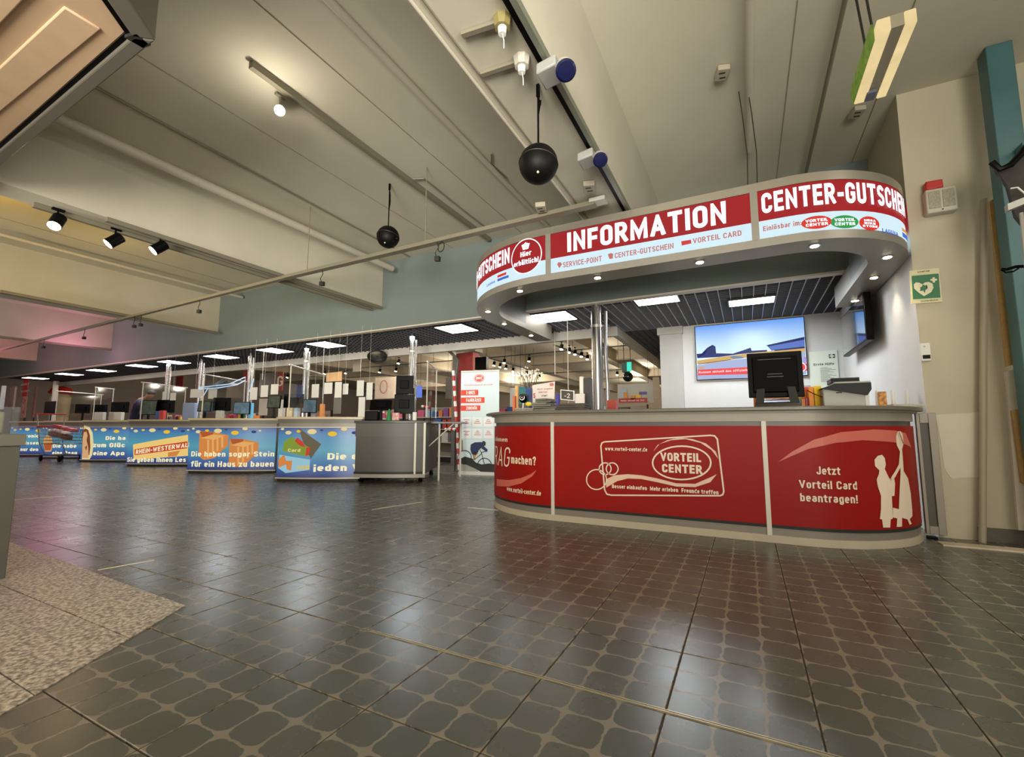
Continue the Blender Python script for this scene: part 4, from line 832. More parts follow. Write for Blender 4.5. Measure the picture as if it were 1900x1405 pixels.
# partitions: posts, glazed screens, rods and hanging paper sheets
GP = []
def screen_set(L, w, label, zt=2.10, f0=0.15, f1=1.85, side=0.03, glass=True):
    p0 = L+DD*(w*side)+BB*f0; p1 = L+DD*(w*side)+BB*f1
    t = thing('glass_partition', label, 'partition', (p0.x, p0.y, TOP))
    part('rod', MB().cyl((p0.x, p0.y, zt), (p1.x, p1.y, zt), 0.013), mat('pale rod', 'cdc8be', 0.35, 0.4), t)
    for p in (p0.lerp(p1, 0.04), p0.lerp(p1, 0.96)): part('post', MB().cyl((p.x, p.y, TOP), (p.x, p.y, zt), 0.011), alul, t)
    if glass: part('pane', MB().obox(((p0.x+p1.x)/2, (p0.y+p1.y)/2, (TOP+zt)/2+0.06), (p1-p0)*0.9, DD*0.005, Zv*(zt-TOP-0.12)), GLASS, t, smooth=False)
    return t
names = ['between the grey mobile desk and the card poster desk', 'on the card poster till desk', 'on the orange boxes till desk', 'on the yellow banner till desk', 'on the woman poster till desk', 'on the muffin poster till desk']
for i, (t, sf_, pp_, L, w) in enumerate(DESK[:5]): screen_set(L, w, 'clear partition with pale rod '+names[i+1], zt=2.12-0.01*i, side=0.05, f1=0.8 if i == 3 else 1.85)
screen_set(L0, w0, 'clear partition with pale rod on the grey mobile desk', zt=2.15, f0=0.2, f1=1.4, side=0.97)
sheets = [(600, 618, 710, 731, 6.3), (620, 635, 709, 738, 6.4), (635, 647, 712, 732, 6.5), (661, 676, 706, 735, 6.2), (679, 692, 710, 742, 6.3), (482, 499, 715, 737, 6.2), (501, 518, 713, 732, 6.3), (462, 479, 719, 742, 6.2), (577, 593, 713, 738, 6.3), (350, 376, 722, 738, 6.4), (300, 310, 727, 742, 6.5), (314, 328, 729, 743, 6.5), (384, 405, 722, 740, 6.5)]
sw = ['leftmost of five sheets right of the steel pillar', 'second sheet right of the steel pillar', 'third sheet right of the steel pillar', 'tall sheet left of the mobile desk display', 'sheet just above the mobile desk display', 'left of the pair above the greenish display', 'right of the pair above the greenish display', 'lower sheet left of that pair', 'sheet beside the second steel pillar from right', 'wide sheet above the orange boxes poster', 'left of two sheets above the yellow banner poster', 'right of two sheets above the yellow banner poster', 'wide sheet left of the blue-edged acrylic']
for (u0, u1, v0, v1, y), s_ in zip(sheets, sw):
    o = panel('paper_sheet', 'white hanging paper, '+s_, 'paper', u0, u1, v0, v1, y, paper, th=0.003, yaw=10, group='white papers hung at the tills'); c = at((u0+u1)/2, v0+1, y=y)
    for dx in (0,): part('string', MB().cyl((c.x+dx, y+dx*.18, c.z-.01), (c.x+dx, y+dx*.18, 2.86), 0.002, n=4), alul, o)
panel('paper_column', 'long narrow white paper strip hanging beside the mobile desk', 'paper', 664, 678, 737, 776, 6.2, paper, th=0.004, yaw=10)
panel('divider_board', 'rounded dark grey board behind the card poster desk', 'board', 618, 634, 736, 768, 6.9, mat('slate board', '6c6964', 0.6), th=0.02, yaw=12, bevel=0.006)
panel('divider_board', 'rounded pale grey board left of the greenish display', 'board', 479, 498, 740, 771, 6.8, mat('pale board', '9b9690', 0.6), th=0.02, yaw=12, bevel=0.006)
# acrylic hood over the orange boxes desk, its blue edge reflections painted as emission
ac = thing('acrylic_hood', 'clear acrylic hood with pale blue edge reflections over the orange boxes desk', 'partition', tuple(at(410, 720, y=6.2)))
EB = mat('blue edge reflection', 'bfe2ff', emit=1.0)
pts = [at(u, v, y=y) for u, v, y in ((369, 719, 6.0), (425, 713, 6.4), (455, 700, 6.9), (455, 706, 6.9), (440, 714, 6.6), (405, 720, 6.2), (369, 722, 6.0))]
part('edge', MB().tube(pts+[pts[0]], 0.012, 6), EB, ac); part('pane', MB().add([p-Zv*0.01 for p in pts], [tuple(range(7))]), GLASS, ac, smooth=False)
for a, b in (((385, 722), (376, 737)), ((471, 703), (463, 727))):
    part('edge', MB().tube([at(*a, y=6.2), at(*b, y=6.2)], 0.012, 6), EB, ac)
# small till clutter
clut = [('receipt_box', 'white receipt box left of the large monitor on the card poster desk', 'box', 519, 528, 742, 766, 6.4, white), ('tissue_pack', 'cream pack under the large monitor on the card poster desk', 'pack', 534, 545, 757, 768, 6.1, mat('cream pack', 'd9c9a4', 0.6)),
        ('spray_bottle', 'pale blue bottle beside the screen on the card poster desk', 'bottle', 548, 555, 757, 768, 6.1, mat('pale blue pack', '9fb6c8', 0.4)), ('parcel', 'orange parcel right of the grey blue screen', 'parcel', 595, 601, 750, 766, 6.7, mat('orange pack', 'd8843c', 0.5)),
        ('basket', 'pale blue plastic basket left of the orange boxes desk', 'basket', 342, 364, 748, 768, 6.5, mat('blue basket', '8290b0', 0.5)), ('snack_pack', 'red pack beside the monitor on the yellow banner desk', 'pack', 299, 306, 762, 771, 6.3, redpl),
        ('snack_pack', 'blue pack next to the red pack on the yellow banner desk', 'pack', 291, 298, 763, 771, 6.3, mat('blue pack', '3a4f88', 0.5)), ('label_printer', 'small pale printer under the blue-edged hood', 'printer', 403, 414, 762, 770, 6.3, lgrey),
        ('bright_box', 'light blue box at the right end of the orange boxes desk', 'box', 464, 469, 748, 758, 6.9, mat('sky pack', '62b8e8', 0.5)), ('scale_plate', 'low cream scale on the woman poster desk', 'scale', 205, 228, 765, 771, 6.5, lgrey), ('scale_plate', 'low cream scale on the muffin poster desk', 'scale', 178, 194, 765, 771, 6.15, lgrey)]
for n_, lb, ct, u0, u1, v0, v1, y, m_ in clut: lump(n_, lb, ct, u0, u1, v0, v1, y, m_, base=TOP+0.001, depth=0.12)
# leaning person
pr = thing('person', 'person in navy top leaning forward behind the yellow banner till desk', 'person', tuple(Vector((at(252, 790, y=7.2).x, 7.2, 0))))
def skin_mesh(name, pts, edges, rad, m, parent, lab=None, sub=2):
    o = ROOT[parent.name]; me = bpy.data.meshes.new(name); me.from_pydata([Vector(p)-o for p in pts], edges, []); me.materials.append(m)
    ob = bpy.data.objects.new(name, me); COL.objects.link(ob); ob.parent = parent; ROOT[ob.name] = o
    k = ob.modifiers.new('skin', 'SKIN'); ob.modifiers.new('sub', 'SUBSURF').levels = sub; ob.modifiers['sub'].render_levels = sub
    for i, r in enumerate(rad): me.skin_vertices[0].data[i].radius = (r, r)
    me.skin_vertices[0].data[0].use_root = True
    for p in me.polygons: p.use_smooth = True
    return ob
PY = 7.2; q = lambda u, v, y=PY: at(u, v, y=y)
bp_ = [q(248, 812), q(250, 786), q(257, 760), q(264, 746), q(272, 738), q(279, 733), q(284, 731), q(262, 748, 6.95), q(272, 764, 6.8), q(288, 769, 6.7), q(262, 748, 7.5), q(270, 765, 7.5), q(285, 770, 7.3), Vector((q(248, 812).x, PY-.1, .5)), Vector((q(247, 812).x, PY-.12, .06)), Vector((q(248, 812).x-.02, PY+.15, .5)), Vector((q(246, 812).x, PY+.16, .06))]
ed = [(0,1),(1,2),(2,3),(3,4),(4,5),(5,6),(3,7),(7,8),(8,9),(3,10),(10,11),(11,12),(0,13),(13,14),(0,15),(15,16)]
skin_mesh('body', bp_, ed, [.14,.14,.15,.13,.055,.10,.085,.06,.045,.035,.06,.045,.035,.08,.05,.08,.05], mat('skin', '9a6a50', 0.6), pr)
skin_mesh('shirt', bp_[:4]+[bp_[7], bp_[8], bp_[10], bp_[11]]+[bp_[13], bp_[15]], [(0,1),(1,2),(2,3),(3,4),(4,5),(3,6),(6,7),(0,8),(0,9)], [.16,.165,.175,.15,.075,.06,.075,.06,.1,.1], mat('navy cloth', '1d2440', 0.8), pr)
hp = q(281, 731)+Zv*0.035; part('hair', MB().sph(hp, 0.105, 12, (1.05, 1.05, 0.85)), mat('dark hair', '1e1612', 0.7), pr)
# chrome pillars over the tills
def pillar(u, v, label, r=0.05, z1=2.86, y=6.95, small=True, rr=0.028):
    p = at(u, v, y=y); t = thing('steel_pillar', label, 'pillar', (p.x, y, 0))
    part('tube', MB().cyl((p.x, y, 0), (p.x, y, z1), r, n=24), chrome, t)
    part('collar', MB().lathe([(r+.006, -.02), (r+.006, .02)], (p.x, y, z1-0.35), 24), alu, t)
    part('base_plate', MB().lathe([(r+.05, 0), (r+.05, .012)], (p.x, y, 0), 20), alu, t)
    if small:
        x2 = p.x+r+rr+.02
        part('side_tube', MB().tube([(x2, y+.02, 0), (x2+.01, y+.02, 1.6), (x2-.012, y+.02, 2.1), (x2, y+.02, z1-0.12)], rr, 12), chrome, t)
        for z in (1.0, 2.5): part('bracket', MB().box(p.x, x2, y, y+.03, z, z+.025), alu, t)
    return t
pillar(1108, 650, 'thick polished steel pillar rising behind the information counter', 0.085, y=6.75, rr=0.03)
for u, w in ((763, 'behind the grey mobile desk'), (566, 'behind the card poster desk'), (463, 'behind the orange boxes desk'), (372, 'behind the blue-edged hood'), (311, 'behind the leaning person')):
    pillar(u, 700, 'slim polished steel pillar '+w, 0.05, y=7.3, rr=0.022)
# suspension wires
for u, v0, v1, w in ((697, 560, 0, ''),):
    pass
for u, z0, y, w in ((1054, 1.14, 6.95, 'over the brochures'), (487, 2.1, 7.0, 'above the pale rod of the orange boxes desk'), (599, 2.1, 7.0, 'above the pale rod of the card poster desk'), (1030, 2.0, 8.3, 'behind the left light panel')):
    p = at(u, 700, y=y); single('suspension_rod', MB().cyl((p.x, y, z0), (p.x, y, 2.86), 0.007, n=6), alul, 'thin vertical rod '+w, 'rod')
# ================================================================== KIOSK, lower left
kk = thing('grey_kiosk', 'dark grey cabinet with clear top at the lower left edge', 'cabinet', (-4.9, 0.75, 0))
kg = mat('kiosk grey', '5b594f', 0.5, noise=0.06)
part('body', MB().box(-5.9, -4.20, 0.3, 1.21, 0.0, 0.83), kg, kk, bevel=0.004); part('rim', MB().box(-5.92, -4.175, 0.28, 1.225, 0.83, 0.905), mat('kiosk rim', '6f6c5f', 0.45), kk, bevel=0.004)
part('recess', MB().box(-4.202, -4.194, 0.4, 1.10, 0.06, 0.78), mat('kiosk recess', '45443c', 0.5), kk)
part('glass_case', MB().box(-5.9, -4.22, 1.19, 1.196, 0.905, 1.08).box(-4.226, -4.22, 0.35, 1.19, 0.905, 1.08), GLASS, kk)
part('display_board', MB().box(-5.8, -4.3, 0.45, 1.15, 0.905, 1.05), mat('kiosk display', '9b9374', 0.6, noise=0.2, scale=5), kk, bevel=0.01)
# ================================================================== SHOPPING TROLLEY
tr = thing('shopping_trolley', 'wire shopping trolley with red trim loaded with long packages', 'trolley', tuple(at(108, 853, z=0.0)))
o = at(108, 855, z=0.0); ux = Vector((1, 0.05, 0)); uy = Vector((-0.05, 1, 0)); K = 1.15
wr = MB()
def tp_(a, b, z): return o+ux*a*K+uy*b*K+Zv*z*K
for z, e in ((0.42, 0.0), (0.5, .01), (0.58, .03), (0.66, .05), (0.74, .07), (0.82, 0.09)):
    c4 = [tp_(-.45-e, -.22-e*.5, z), tp_(.55+e, -.22-e*.5, z), tp_(.55+e, .22+e*.5, z), tp_(-.45-e, .22+e*.5, z)]
    for i in range(4): wr.cyl(c4[i], c4[(i+1) % 4], 0.007, n=5)
for k in range(15):
    a = -.45+k*1.0/14
    for s_ in (-1, 1): wr.cyl(tp_(a, s_*.22, .42), tp_(a*1.15+.01, s_*.265, .82), 0.005, n=5)
    wr.cyl(tp_(a, -.22, .42), tp_(a, .22, .42), 0.004, n=5)
part('basket', wr, mat('trolley wire', '9a9690', 0.3, 0.8), tr)
part('frame', MB().tube([tp_(-.62, -.26, 1.16), tp_(-.55, -.25, .9), tp_(-.45, -.22, .42), tp_(-.2, -.2, .16), tp_(.6, -.2, .13)], .014, 8).tube([tp_(-.62, .26, 1.16), tp_(-.55, .25, .9), tp_(-.45, .22, .42), tp_(-.2, .2, .16), tp_(.6, .2, .13)], .014, 8), mat('trolley frame', '8e8a84', 0.3, 0.8), tr)
part('handle', MB().cyl(tp_(-.62, -.3, 1.16), tp_(-.62, .3, 1.16), .02), redpl, tr); part('rim', MB().tube([tp_(-.54, -.265, .84), tp_(.64, -.265, .84)], .016, 8), redpl, tr)
part('lower_tray', MB().obox(tp_(.2, 0, .15), ux*.8*K, uy*.4*K, Zv*.015), dgrey, tr)
for a, b in ((-.35, -.2), (-.35, .2), (.55, -.2), (.55, .2)):
    wv = part('wheel', MB().cyl(tp_(a, b-.015, .06), tp_(a, b+.015, .06), .06*K, n=16), blk, tr); part('fork', MB().obox(tp_(a, b, .11), ux*.05, uy*.06, Zv*.08), dgrey, wv)
for n_, lb, a, b, z, dx, dz, m_ in (('package', 'long red and white package on top of the trolley load', .05, .05, .80, 1.1, .09, mat('package red', 'b03a34', 0.5)), ('package', 'brown flat package under the red one in the trolley', .1, -.05, .62, 1.0, .12, mat('package brown', '7a5a44', 0.6)), ('package', 'pale slim package lying across the trolley', .3, -.12, .72, .8, .05, mat('package pale', 'd3cabb', 0.5))):
    single(n_, MB().obox(tp_(a, b, z), (ux+Zv*(-.12))*dx, uy*.16, Zv*dz), m_, lb, 'package', 'packages in the trolley', bevel=.01)
# ================================================================== SHOP BEHIND THE TILLS
struct('wall_shop_back', MB().box(-30, 1.6, 36.3, 36.5, 0, 4.2), mat('shop back wall', 'a89c88', 0.8, noise=0.06, scale=0.7), 'warm beige far wall of the shop')
struct('wall_left', MB().box(-30.2, -30, -6, 36.5, 0, 4.2), mat('far left wall', '8d8078', 0.8, noise=0.1, scale=0.6), 'far left end wall')
struct('wall_shop_right', MB().box(-1.44, -1.40, 9.25, 36.3, 0, 4.2), mat('shop side wall', 'a89c88', 0.8, noise=0.05), 'grey beige wall strip behind the pilaster')
# roll-up banner
BS = Surf([(-5.33, 8.05), (-4.50, 8.215)]); bh = lambda X, Y: (820+X*.185, 640+Y*.185)
bn = thing('rollup_banner', 'white roll-up banner with red bars reading E-BIKES and a mountain biker', 'banner', (-4.93, 8.13, 0))
part('foot', BS.sweep(MB(), 0.0, BS.l[-1], [(-0.09, 0.0), (0.09, 0.0), (0.07, 0.06), (-0.07, 0.06)]), alul, bn)
sheet = part('sheet', BS.sweep(MB(), 0.0, BS.l[-1], [(-0.003, 0.06), (0.0, 0.06), (0.0, 2.13), (-0.003, 2.13)]), mat('banner print white', 'c9d6d4', 0.6, emit=0.0), bn)
part('top_rail', BS.sweep(MB(), 0.0, BS.l[-1], [(-0.012, 2.12), (0.012, 2.12), (0.012, 2.15), (-0.012, 2.15)]), alul, bn)
part('support_pole', MB().cyl((-4.95, 8.2, 0.02), (-4.95, 8.2, 2.13), 0.012), alul, bn)
BR = mat('banner red', 'd8402a', 0.5); BW = mat('banner white', 'ece8e2', 0.5); BG = mat('banner grid white', 'dfe0dc', 0.6); BK = mat('banner dark', '25241f', 0.6); BN = mat('banner navy', '1d2a4d', 0.6)
def bz(u, v): return BS.hit(u, v)
c = bz(889, 702); shape('logo_oval', BS, disc(c, .115, .085), BR, sheet, px=False, off=.003); line('logo_ring', BS, disc(c, .098, .068, 20), .008, BW, sheet, px=False, off=.005, closed=True); text(BS, 'BIKE', BW, sheet, c[0]-.065, c[0]+.065, c[1]-.025, c[1]+.03, bold=.02, off=.006)
ptext(BS, 'IHR FAHRRADSPEZIALIST IM CENTER', BR, sheet, 861, 717, 914, 714, 2.2, bold=-.02)
for s_, a, b in (('E-BIKES', (180, 455), (365, 505)), ('FAHRRÄDER', (173, 530), (427, 582)), ('ZUBEHÖR', (172, 610), (385, 660))):
    p0, p1 = bz(*bh(*a)), bz(*bh(*b)); x0 = max(0.005, p0[0])
    shape('red_bar', BS, [(x0, p1[1]), (p1[0], p1[1]), (p1[0], p0[1]), (x0, p0[1])], BR, sheet, px=False, off=.003)
    text(BS, s_, BW, sheet, x0+.12, p1[0]-.07, p1[1]+.022, p0[1]-.022, bold=.01, off=.006)
for y0, y1 in ((727, 823), (842, 940)):
    for x0, x1 in ((200, 294), (306, 406), (417, 516)):
        p0, p1 = bz(*bh(x0, y1)), bz(*bh(x1, y0)); shape('info_tile', BS, [(p0[0], p0[1]), (p1[0], p0[1]), (p1[0], p1[1]), (p0[0], p1[1])], BG, sheet, px=False, off=.003)
        for k in range(3):
            zc = p0[1]+(p1[1]-p0[1])*(.72-k*.18); w = .03+.02*((k+x0) % 3); m_ = (p0[0]+p1[0])/2; shape('info_line', BS, [(m_-w, zc), (m_+w, zc), (m_+w, zc+.012), (m_-w, zc+.012)], swl, sheet, px=False, off=.005)
def bshape(pts, m_, off=.003, nm='rider_picture'): shape(nm, BS, [bh(*p) for p in pts], m_, sheet, off=off)
bshape([(172, 1290), (172, 1160), (250, 1185), (330, 1210), (380, 1290)], mat('banner stone', '9a978c', 0.7)); bshape([(172, 1150), (230, 1120), (300, 1140), (340, 1180), (400, 1200), (470, 1190), (545, 1200), (548, 1290), (400, 1280), (330, 1240), (240, 1200), (175, 1180)], BK, .004)
bshape([(175, 1070), (165, 980), (185, 930), (210, 960), (215, 1060)], mat('banner tan', '8d7b5f', 0.7), .004)
bshape([(290, 1000), (330, 978), (395, 975), (430, 985), (440, 1005), (410, 1025), (375, 1050), (360, 1080), (340, 1110), (300, 1095), (286, 1050)], BN, .006)
bshape([(405, 968), (425, 963), (440, 978), (440, 1000), (425, 1008), (408, 998)], BK, .007); bshape([(400, 1005), (425, 1020), (460, 1050), (455, 1075), (440, 1070), (400, 1040)], BN, .007)
bshape([(320, 1070), (350, 1070), (370, 1085), (345, 1110), (330, 1150), (318, 1140)], mat('banner ochre', 'c99a3e', 0.6), .006)
for cx_, cy_, r_ in ((228, 1128, 68), (428, 1205, 68)): line('wheel_picture', BS, [bh(cx_+r_*math.cos(i*math.pi/12), cy_+r_*math.sin(i*math.pi/12)) for i in range(24)], .016, BK, sheet, off=.006, closed=True)
for pl in ([(228, 1128), (330, 1150), (400, 1090), (428, 1205)], [(400, 1090), (375, 1040)], [(330, 1150), (310, 1090)], [(395, 1080), (455, 1065)]): line('frame_picture', BS, [bh(*p) for p in pl], .014, BK, sheet, off=.006)
# red shop column, bracket arm, black box screen
rc = thing('red_column', 'red painted column head behind the roll-up banner', 'column', tuple(at(862, 880, y=10.2))); p0, p1 = at(846, 700, y=10.2), at(877, 700, y=10.2)
part('shaft', MB().box(p0.x, p1.x, 10.2, 10.5, 0, at(860, 655, y=10.2).z), mat('red column paint', '8e2c28', 0.5, noise=.08), rc)
part('head', MB().box(p0.x-.02, p1.x+.02, 10.17, 10.52, at(860, 688, y=10.2).z-.03, at(860, 688, y=10.2).z), mat('dark red edge', '4d1614', 0.5), rc)
part('side_stanchion', MB().box(at(838, 700, y=10.1).x, at(846, 700, y=10.1).x, 10.12, 10.4, 0, 2.9), mat('column grey', '6e675f', 0.6), rc)
panel('wall_screen', 'black wide box screen beside the red column head', 'screen', 882, 906, 663, 686, 9.9, blk, th=.12, yaw=0)
panel('duct_box', 'galvanised duct section above the red column', 'duct', 850, 892, 640, 655, 10.6, alu, th=.4, yaw=0)
br = MB(); a, b, c = at(832, 650, y=9.2), at(850, 668, y=9.3), at(846, 700, y=9.3); single('bracket_arm', br.tube([at(812, 641, y=8.62), at(822, 646, y=9.1), a, b, c], .04, 8), mat('arm grey', '55504a', 0.5), 'dark bent bracket arm left of the red column', 'bracket')
def stripe(p, q, n_, label, w=.035):
    t = thing('barrier_pole', label, 'barrier', tuple(min(p, q, key=lambda v: v.z)))
    if t.location.z > .3 and abs(p.z-q.z) < .3: part('stand', MB().cyl((q.x, q.y, 0), q, .015, n=8), dgrey, t)
    for i in range(n_):
        a, b = p.lerp(q, i/n_), p.lerp(q, (i+1)/n_); part('band', MB().cyl(a, b, w, n=8), redpl if i % 2 else white, t)
stripe(at(841, 688, y=8.6), at(852, 872, y=8.6), 19, 'leaning red and white striped barrier pole beside the banner'); stripe(at(826, 797, y=8.5), at(845, 797, y=8.5), 5, 'short horizontal striped barrier piece beside the mobile desk')
stripe(at(783, 754, y=8.8), at(799, 757, y=8.8), 4, 'small striped tape piece above the mobile desk shelf', .03)
# ceiling tracks and spots of the shop
def spot(p, label, aim=(0, -0.35, -1), r=.045, L_=.13, on=True, body=blk, group='shop track spots', lensm=None, top=None, name='track_spot'):
    t = thing(name, label, 'spotlight', tuple(p), group=group); d = Vector(aim).normalized(); p = Vector(p)
    part('housing', MB().lathe([(r*.75, -L_/2), (r, -L_/2+.01), (r, L_/2)], p, 16, ax=d), body, t)
    part('lens', MB().lathe([(.001, L_/2+.003), (r*.9, L_/2+.003), (r*.92, L_/2-.002)], p, 16, ax=d), lensm or (mat('spot lens', 'fff1d0', emit=30) if on else dgrey), t)
    z = top if top else p.z+.14
    part('stem', MB().cyl((p.x, p.y, p.z), (p.x, p.y, z), .009, n=8).box(p.x-.02, p.x+.02, p.y-.05, p.y+.05, z-.012, z+.01), body, t)
    return t
ZT = 3.32
def trk(name, a, b, label, z=ZT, w=.03, m=dgrey, hang=0):
    p, q = at(*a, z=z), at(*b, z=z); t = thing('light_track', label, 'track', tuple(p)); part('rail', MB().obox((p+q)/2, q-p, (q-p).normalized().cross(Zv)*w, Zv*w), m, t)
    for k in range(hang): c = p.lerp(q, (k+.5)/hang); part('hanger', MB().cyl(c, (c.x, c.y, 4.2), .006, n=6), m, t)
    return t
trk('', (872, 667), (1164, 641), 'dark ceiling track crossing behind the steel pillar', hang=4); trk('', (905, 664), (1012, 694), 'dark ceiling track slanting over the brochures', hang=2, z=3.27); trk('', (1010, 693), (1164, 685), 'thin far ceiling track low behind the pillar', hang=2)
trk('', (640, 685), (842, 669), 'dark ceiling track over the grey mobile desk', hang=3)
trk('', (505, 702), (640, 688), 'dark ceiling track behind the card poster desk', hang=2); trk('', (1028, 640), (1092, 664), 'short dark track with four spots left of the pillar', hang=1)
for i, (u, v, on) in enumerate(((936, 670, 1), (982, 667, 1), (1042, 644, 1), (1056, 650, 1), (1067, 654, 1), (1079, 658, 1), (1090, 663, 1), (917, 675, 0), (928, 678, 1), (939, 681, 1), (952, 686, 0), (978, 692, 0), (1001, 698, 1), (1145, 693, 1), (705, 688, 1), (735, 686, 1), (740, 671, 1), (642, 690, 1), (603, 691, 1), (534, 698, 1), (1229, 752, 1))):
    if u == 1229: continue
    spot(at(u, v, z=ZT-.13), 'small black ceiling spot %s' % (['above the banner', 'above the brochure stand', 'brightest left of the steel pillar', 'second of the row left of the pillar', 'third of the row left of the pillar', 'fourth of the row left of the pillar', 'last of the row beside the pillar', 'nearest on the slanting track', 'second on the slanting track', 'third on the slanting track', 'fourth on the slanting track', 'fifth on the slanting track', 'far end of the slanting track', 'on the far thin track', 'under the oval mirror', 'right of the oval mirror', 'bright behind the oval mirror', 'bright above the paper sheets', 'pair over the card poster desk', 'over the orange boxes desk right'][i]), r=.05, L_=.15)
# hanging oval mirror
c = at(700, 662, y=8.35); om = thing('oval_mirror', 'tilted round convex mirror hanging over the grey mobile desk', 'mirror', tuple(c)); nrm = Vector((.45, -.5, -1)).normalized()
part('rim', MB().ring(c, nrm, .22, .022), dgrey, om); part('glass', MB().lathe([(.001, .05), (.1, .04), (.2, .0), (.19, -.02)], c, 24, ax=nrm), chrome, om); part('bracket', MB().cyl(c, (c.x+.02, c.y+.05, 3.3), .012, n=6), dgrey, om)
# green exit sign with dome
c = at(1165, 682, y=10.5); ex = thing('exit_sign', 'small green lit exit box hanging on two rods behind the pillar', 'sign', tuple(c))
part('housing', MB().box(c.x-.12, c.x+.02, 10.42, 10.6, c.z-.11, c.z+.11), mat('exit green grey', '2f5a52', 0.5), ex); part('face', MB().box(c.x-.0, c.x+.10, 10.40, 10.42, c.z-.1, c.z+.11), mat('exit face', '40d0b4', emit=1.3), ex)
for dx in (-.09, .06): part('rod', MB().cyl((c.x+dx, 10.5, c.z+.1), (c.x+dx, 10.5, 4.2), .008, n=6), dgrey, ex)
part('dome', MB().sph((c.x, 10.48, c.z-.22), .115, 12), blks, ex)
# promotional sign, price signs and goods beyond the counter
pm = thing('promo_sign', 'hanging promotional board with red strip and cartoon-coloured shapes beyond the counter', 'sign', tuple(at(1175, 735, y=11)))
def on(par, u0, u1, v0, v1, y, m_, nm='field'): 
    c, w, h = pxbox(u0, u1, v0, v1, y); return part(nm, MB().obox(c, (w, 0, 0), (0, .01, 0), (0, 0, h)), m_, par)
on(pm, 1146, 1212, 712, 748, 11.05, mat('promo grey', 'b9b2a8', 0.6)); on(pm, 1148, 1200, 739, 747, 11.0, redpl, 'strip'); on(pm, 1151, 1163, 722, 740, 11.02, mat('promo blue', 'a5b8c4', .6)); on(pm, 1170, 1178, 734, 741, 11.0, mat('promo orange', 'd98a3a', .6), 'dot')
on(pm, 1157, 1164, 728, 739, 11.0, mat('promo orange', 'd98a3a', .6), 'dot'); on(pm, 1180, 1189, 731, 739, 11.0, mat('promo yellow', 'd6b940', .6), 'dot'); on(pm, 1186, 1200, 727, 732, 11.0, mat('promo violet', '5d5a94', .6), 'dot')
PMS = Surf([(at(1146, 740, y=10.99).x, 10.985), (at(1212, 740, y=10.99).x, 10.985)]); ptext(PMS, 'Immer aktuell zur Zeit', white, pm, 1152, 745, 1196, 744.5, 3, bold=0)
for dx in (-.35, .35): c = at(1175, 714, y=11.05); part('cord', MB().cyl((c.x+dx, 11.05, c.z), (c.x+dx, 11.05, 4.2), .004, n=5), dgrey, pm)
# gondola shelving with goods
pal = ['b33a2e', '2f5aa0', 'd9b23c', '3c8a4c', 'd8d2c4', '7a4a8c', 'd27a34', '4a4642', '9fb4c0', 'c85a78']
GM = [mat('goods '+k, k, 0.5, noise=.15, scale=20) for k in pal]
rnd = random.Random(3); CN = ['red', 'blue', 'yellow', 'green', 'cream', 'violet', 'orange', 'dark', 'pale blue', 'pink']; ORD = ['first', 'second', 'third', 'fourth', 'fifth', 'sixth', 'seventh', 'eighth', 'ninth', 'tenth', 'eleventh', 'twelfth', 'thirteenth', 'fourteenth', 'fifteenth', 'sixteenth', 'seventeenth', 'eighteenth', 'nineteenth', 'twentieth']
def gondola(x0, x1, y, label, h=1.55, back='8e8578', goods='small packaged goods'):
    t = thing('shelf_unit', label, 'shelf', ((x0+x1)/2, y, 0)); bm_ = mat('shelf back '+back, back, 0.6)
    part('back_panel', MB().box(x0, x1, y+.22, y+.25, .05, h), bm_, t); part('plinth', MB().box(x0, x1, y-.2, y+.25, 0, .12), dgrey, t)
    lv = [.16, .55, .92, 1.26]
    for z in lv: part('shelf_board', MB().box(x0, x1, y-.18, y+.22, z-.02, z), alul, t)
    for x in (x0, x1-.03): part('upright', MB().box(x, x+.03, y+.20, y+.28, 0, h+.03), dgrey, t)
    for li, z in enumerate(lv[1:]):
        q_n = 0
        x = x0+.05
        while x < x1-.25:
            w = rnd.uniform(.12, .26); hh = rnd.uniform(.16, .28); gi = rnd.randrange(10); g = GM[gi]; q_n += 1
            single('goods_box', MB().box(x, x+w, y-.15, y+.12, z+.001, z+hh), g, '%s package, %s on the %s board of the %s' % (CN[gi], ORD[q_n-1], ('lower', 'middle', 'top')[li], label), 'package', 'goods in the '+label, smooth=False); x += w+rnd.uniform(.02, .1)
gondola(-6.4, -5.3, 11.2, 'shelf left of the red column'); gondola(-8.6, -7.0, 10.8, 'shelf behind the mobile desk'); gondola(-11.6, -9.6, 11.4, 'shelf behind the card poster desk'); gondola(-15.2, -13.2, 11.4, 'shelf behind the orange boxes desk')
gondola(-3.6, -2.3, 12.2, 'shelf beyond the brochures'); gondola(-19.5, -17.3, 11.6, 'shelf behind the far tills'); gondola(-24, -22, 11.4, 'shelf at the far left end'); gondola(-5.0, -4.0, 12.6, 'shelf right behind the banner'); gondola(-8.5, -6.2, 17.5, 'deep shelf behind red column'); gondola(-5.2, -3.2, 18.5, 'deep shelf beyond the brochures'); gondola(-14, -11, 18, 'deep shelf behind the card desk'); gondola(-21, -18, 18.5, 'deep shelf behind the far tills')
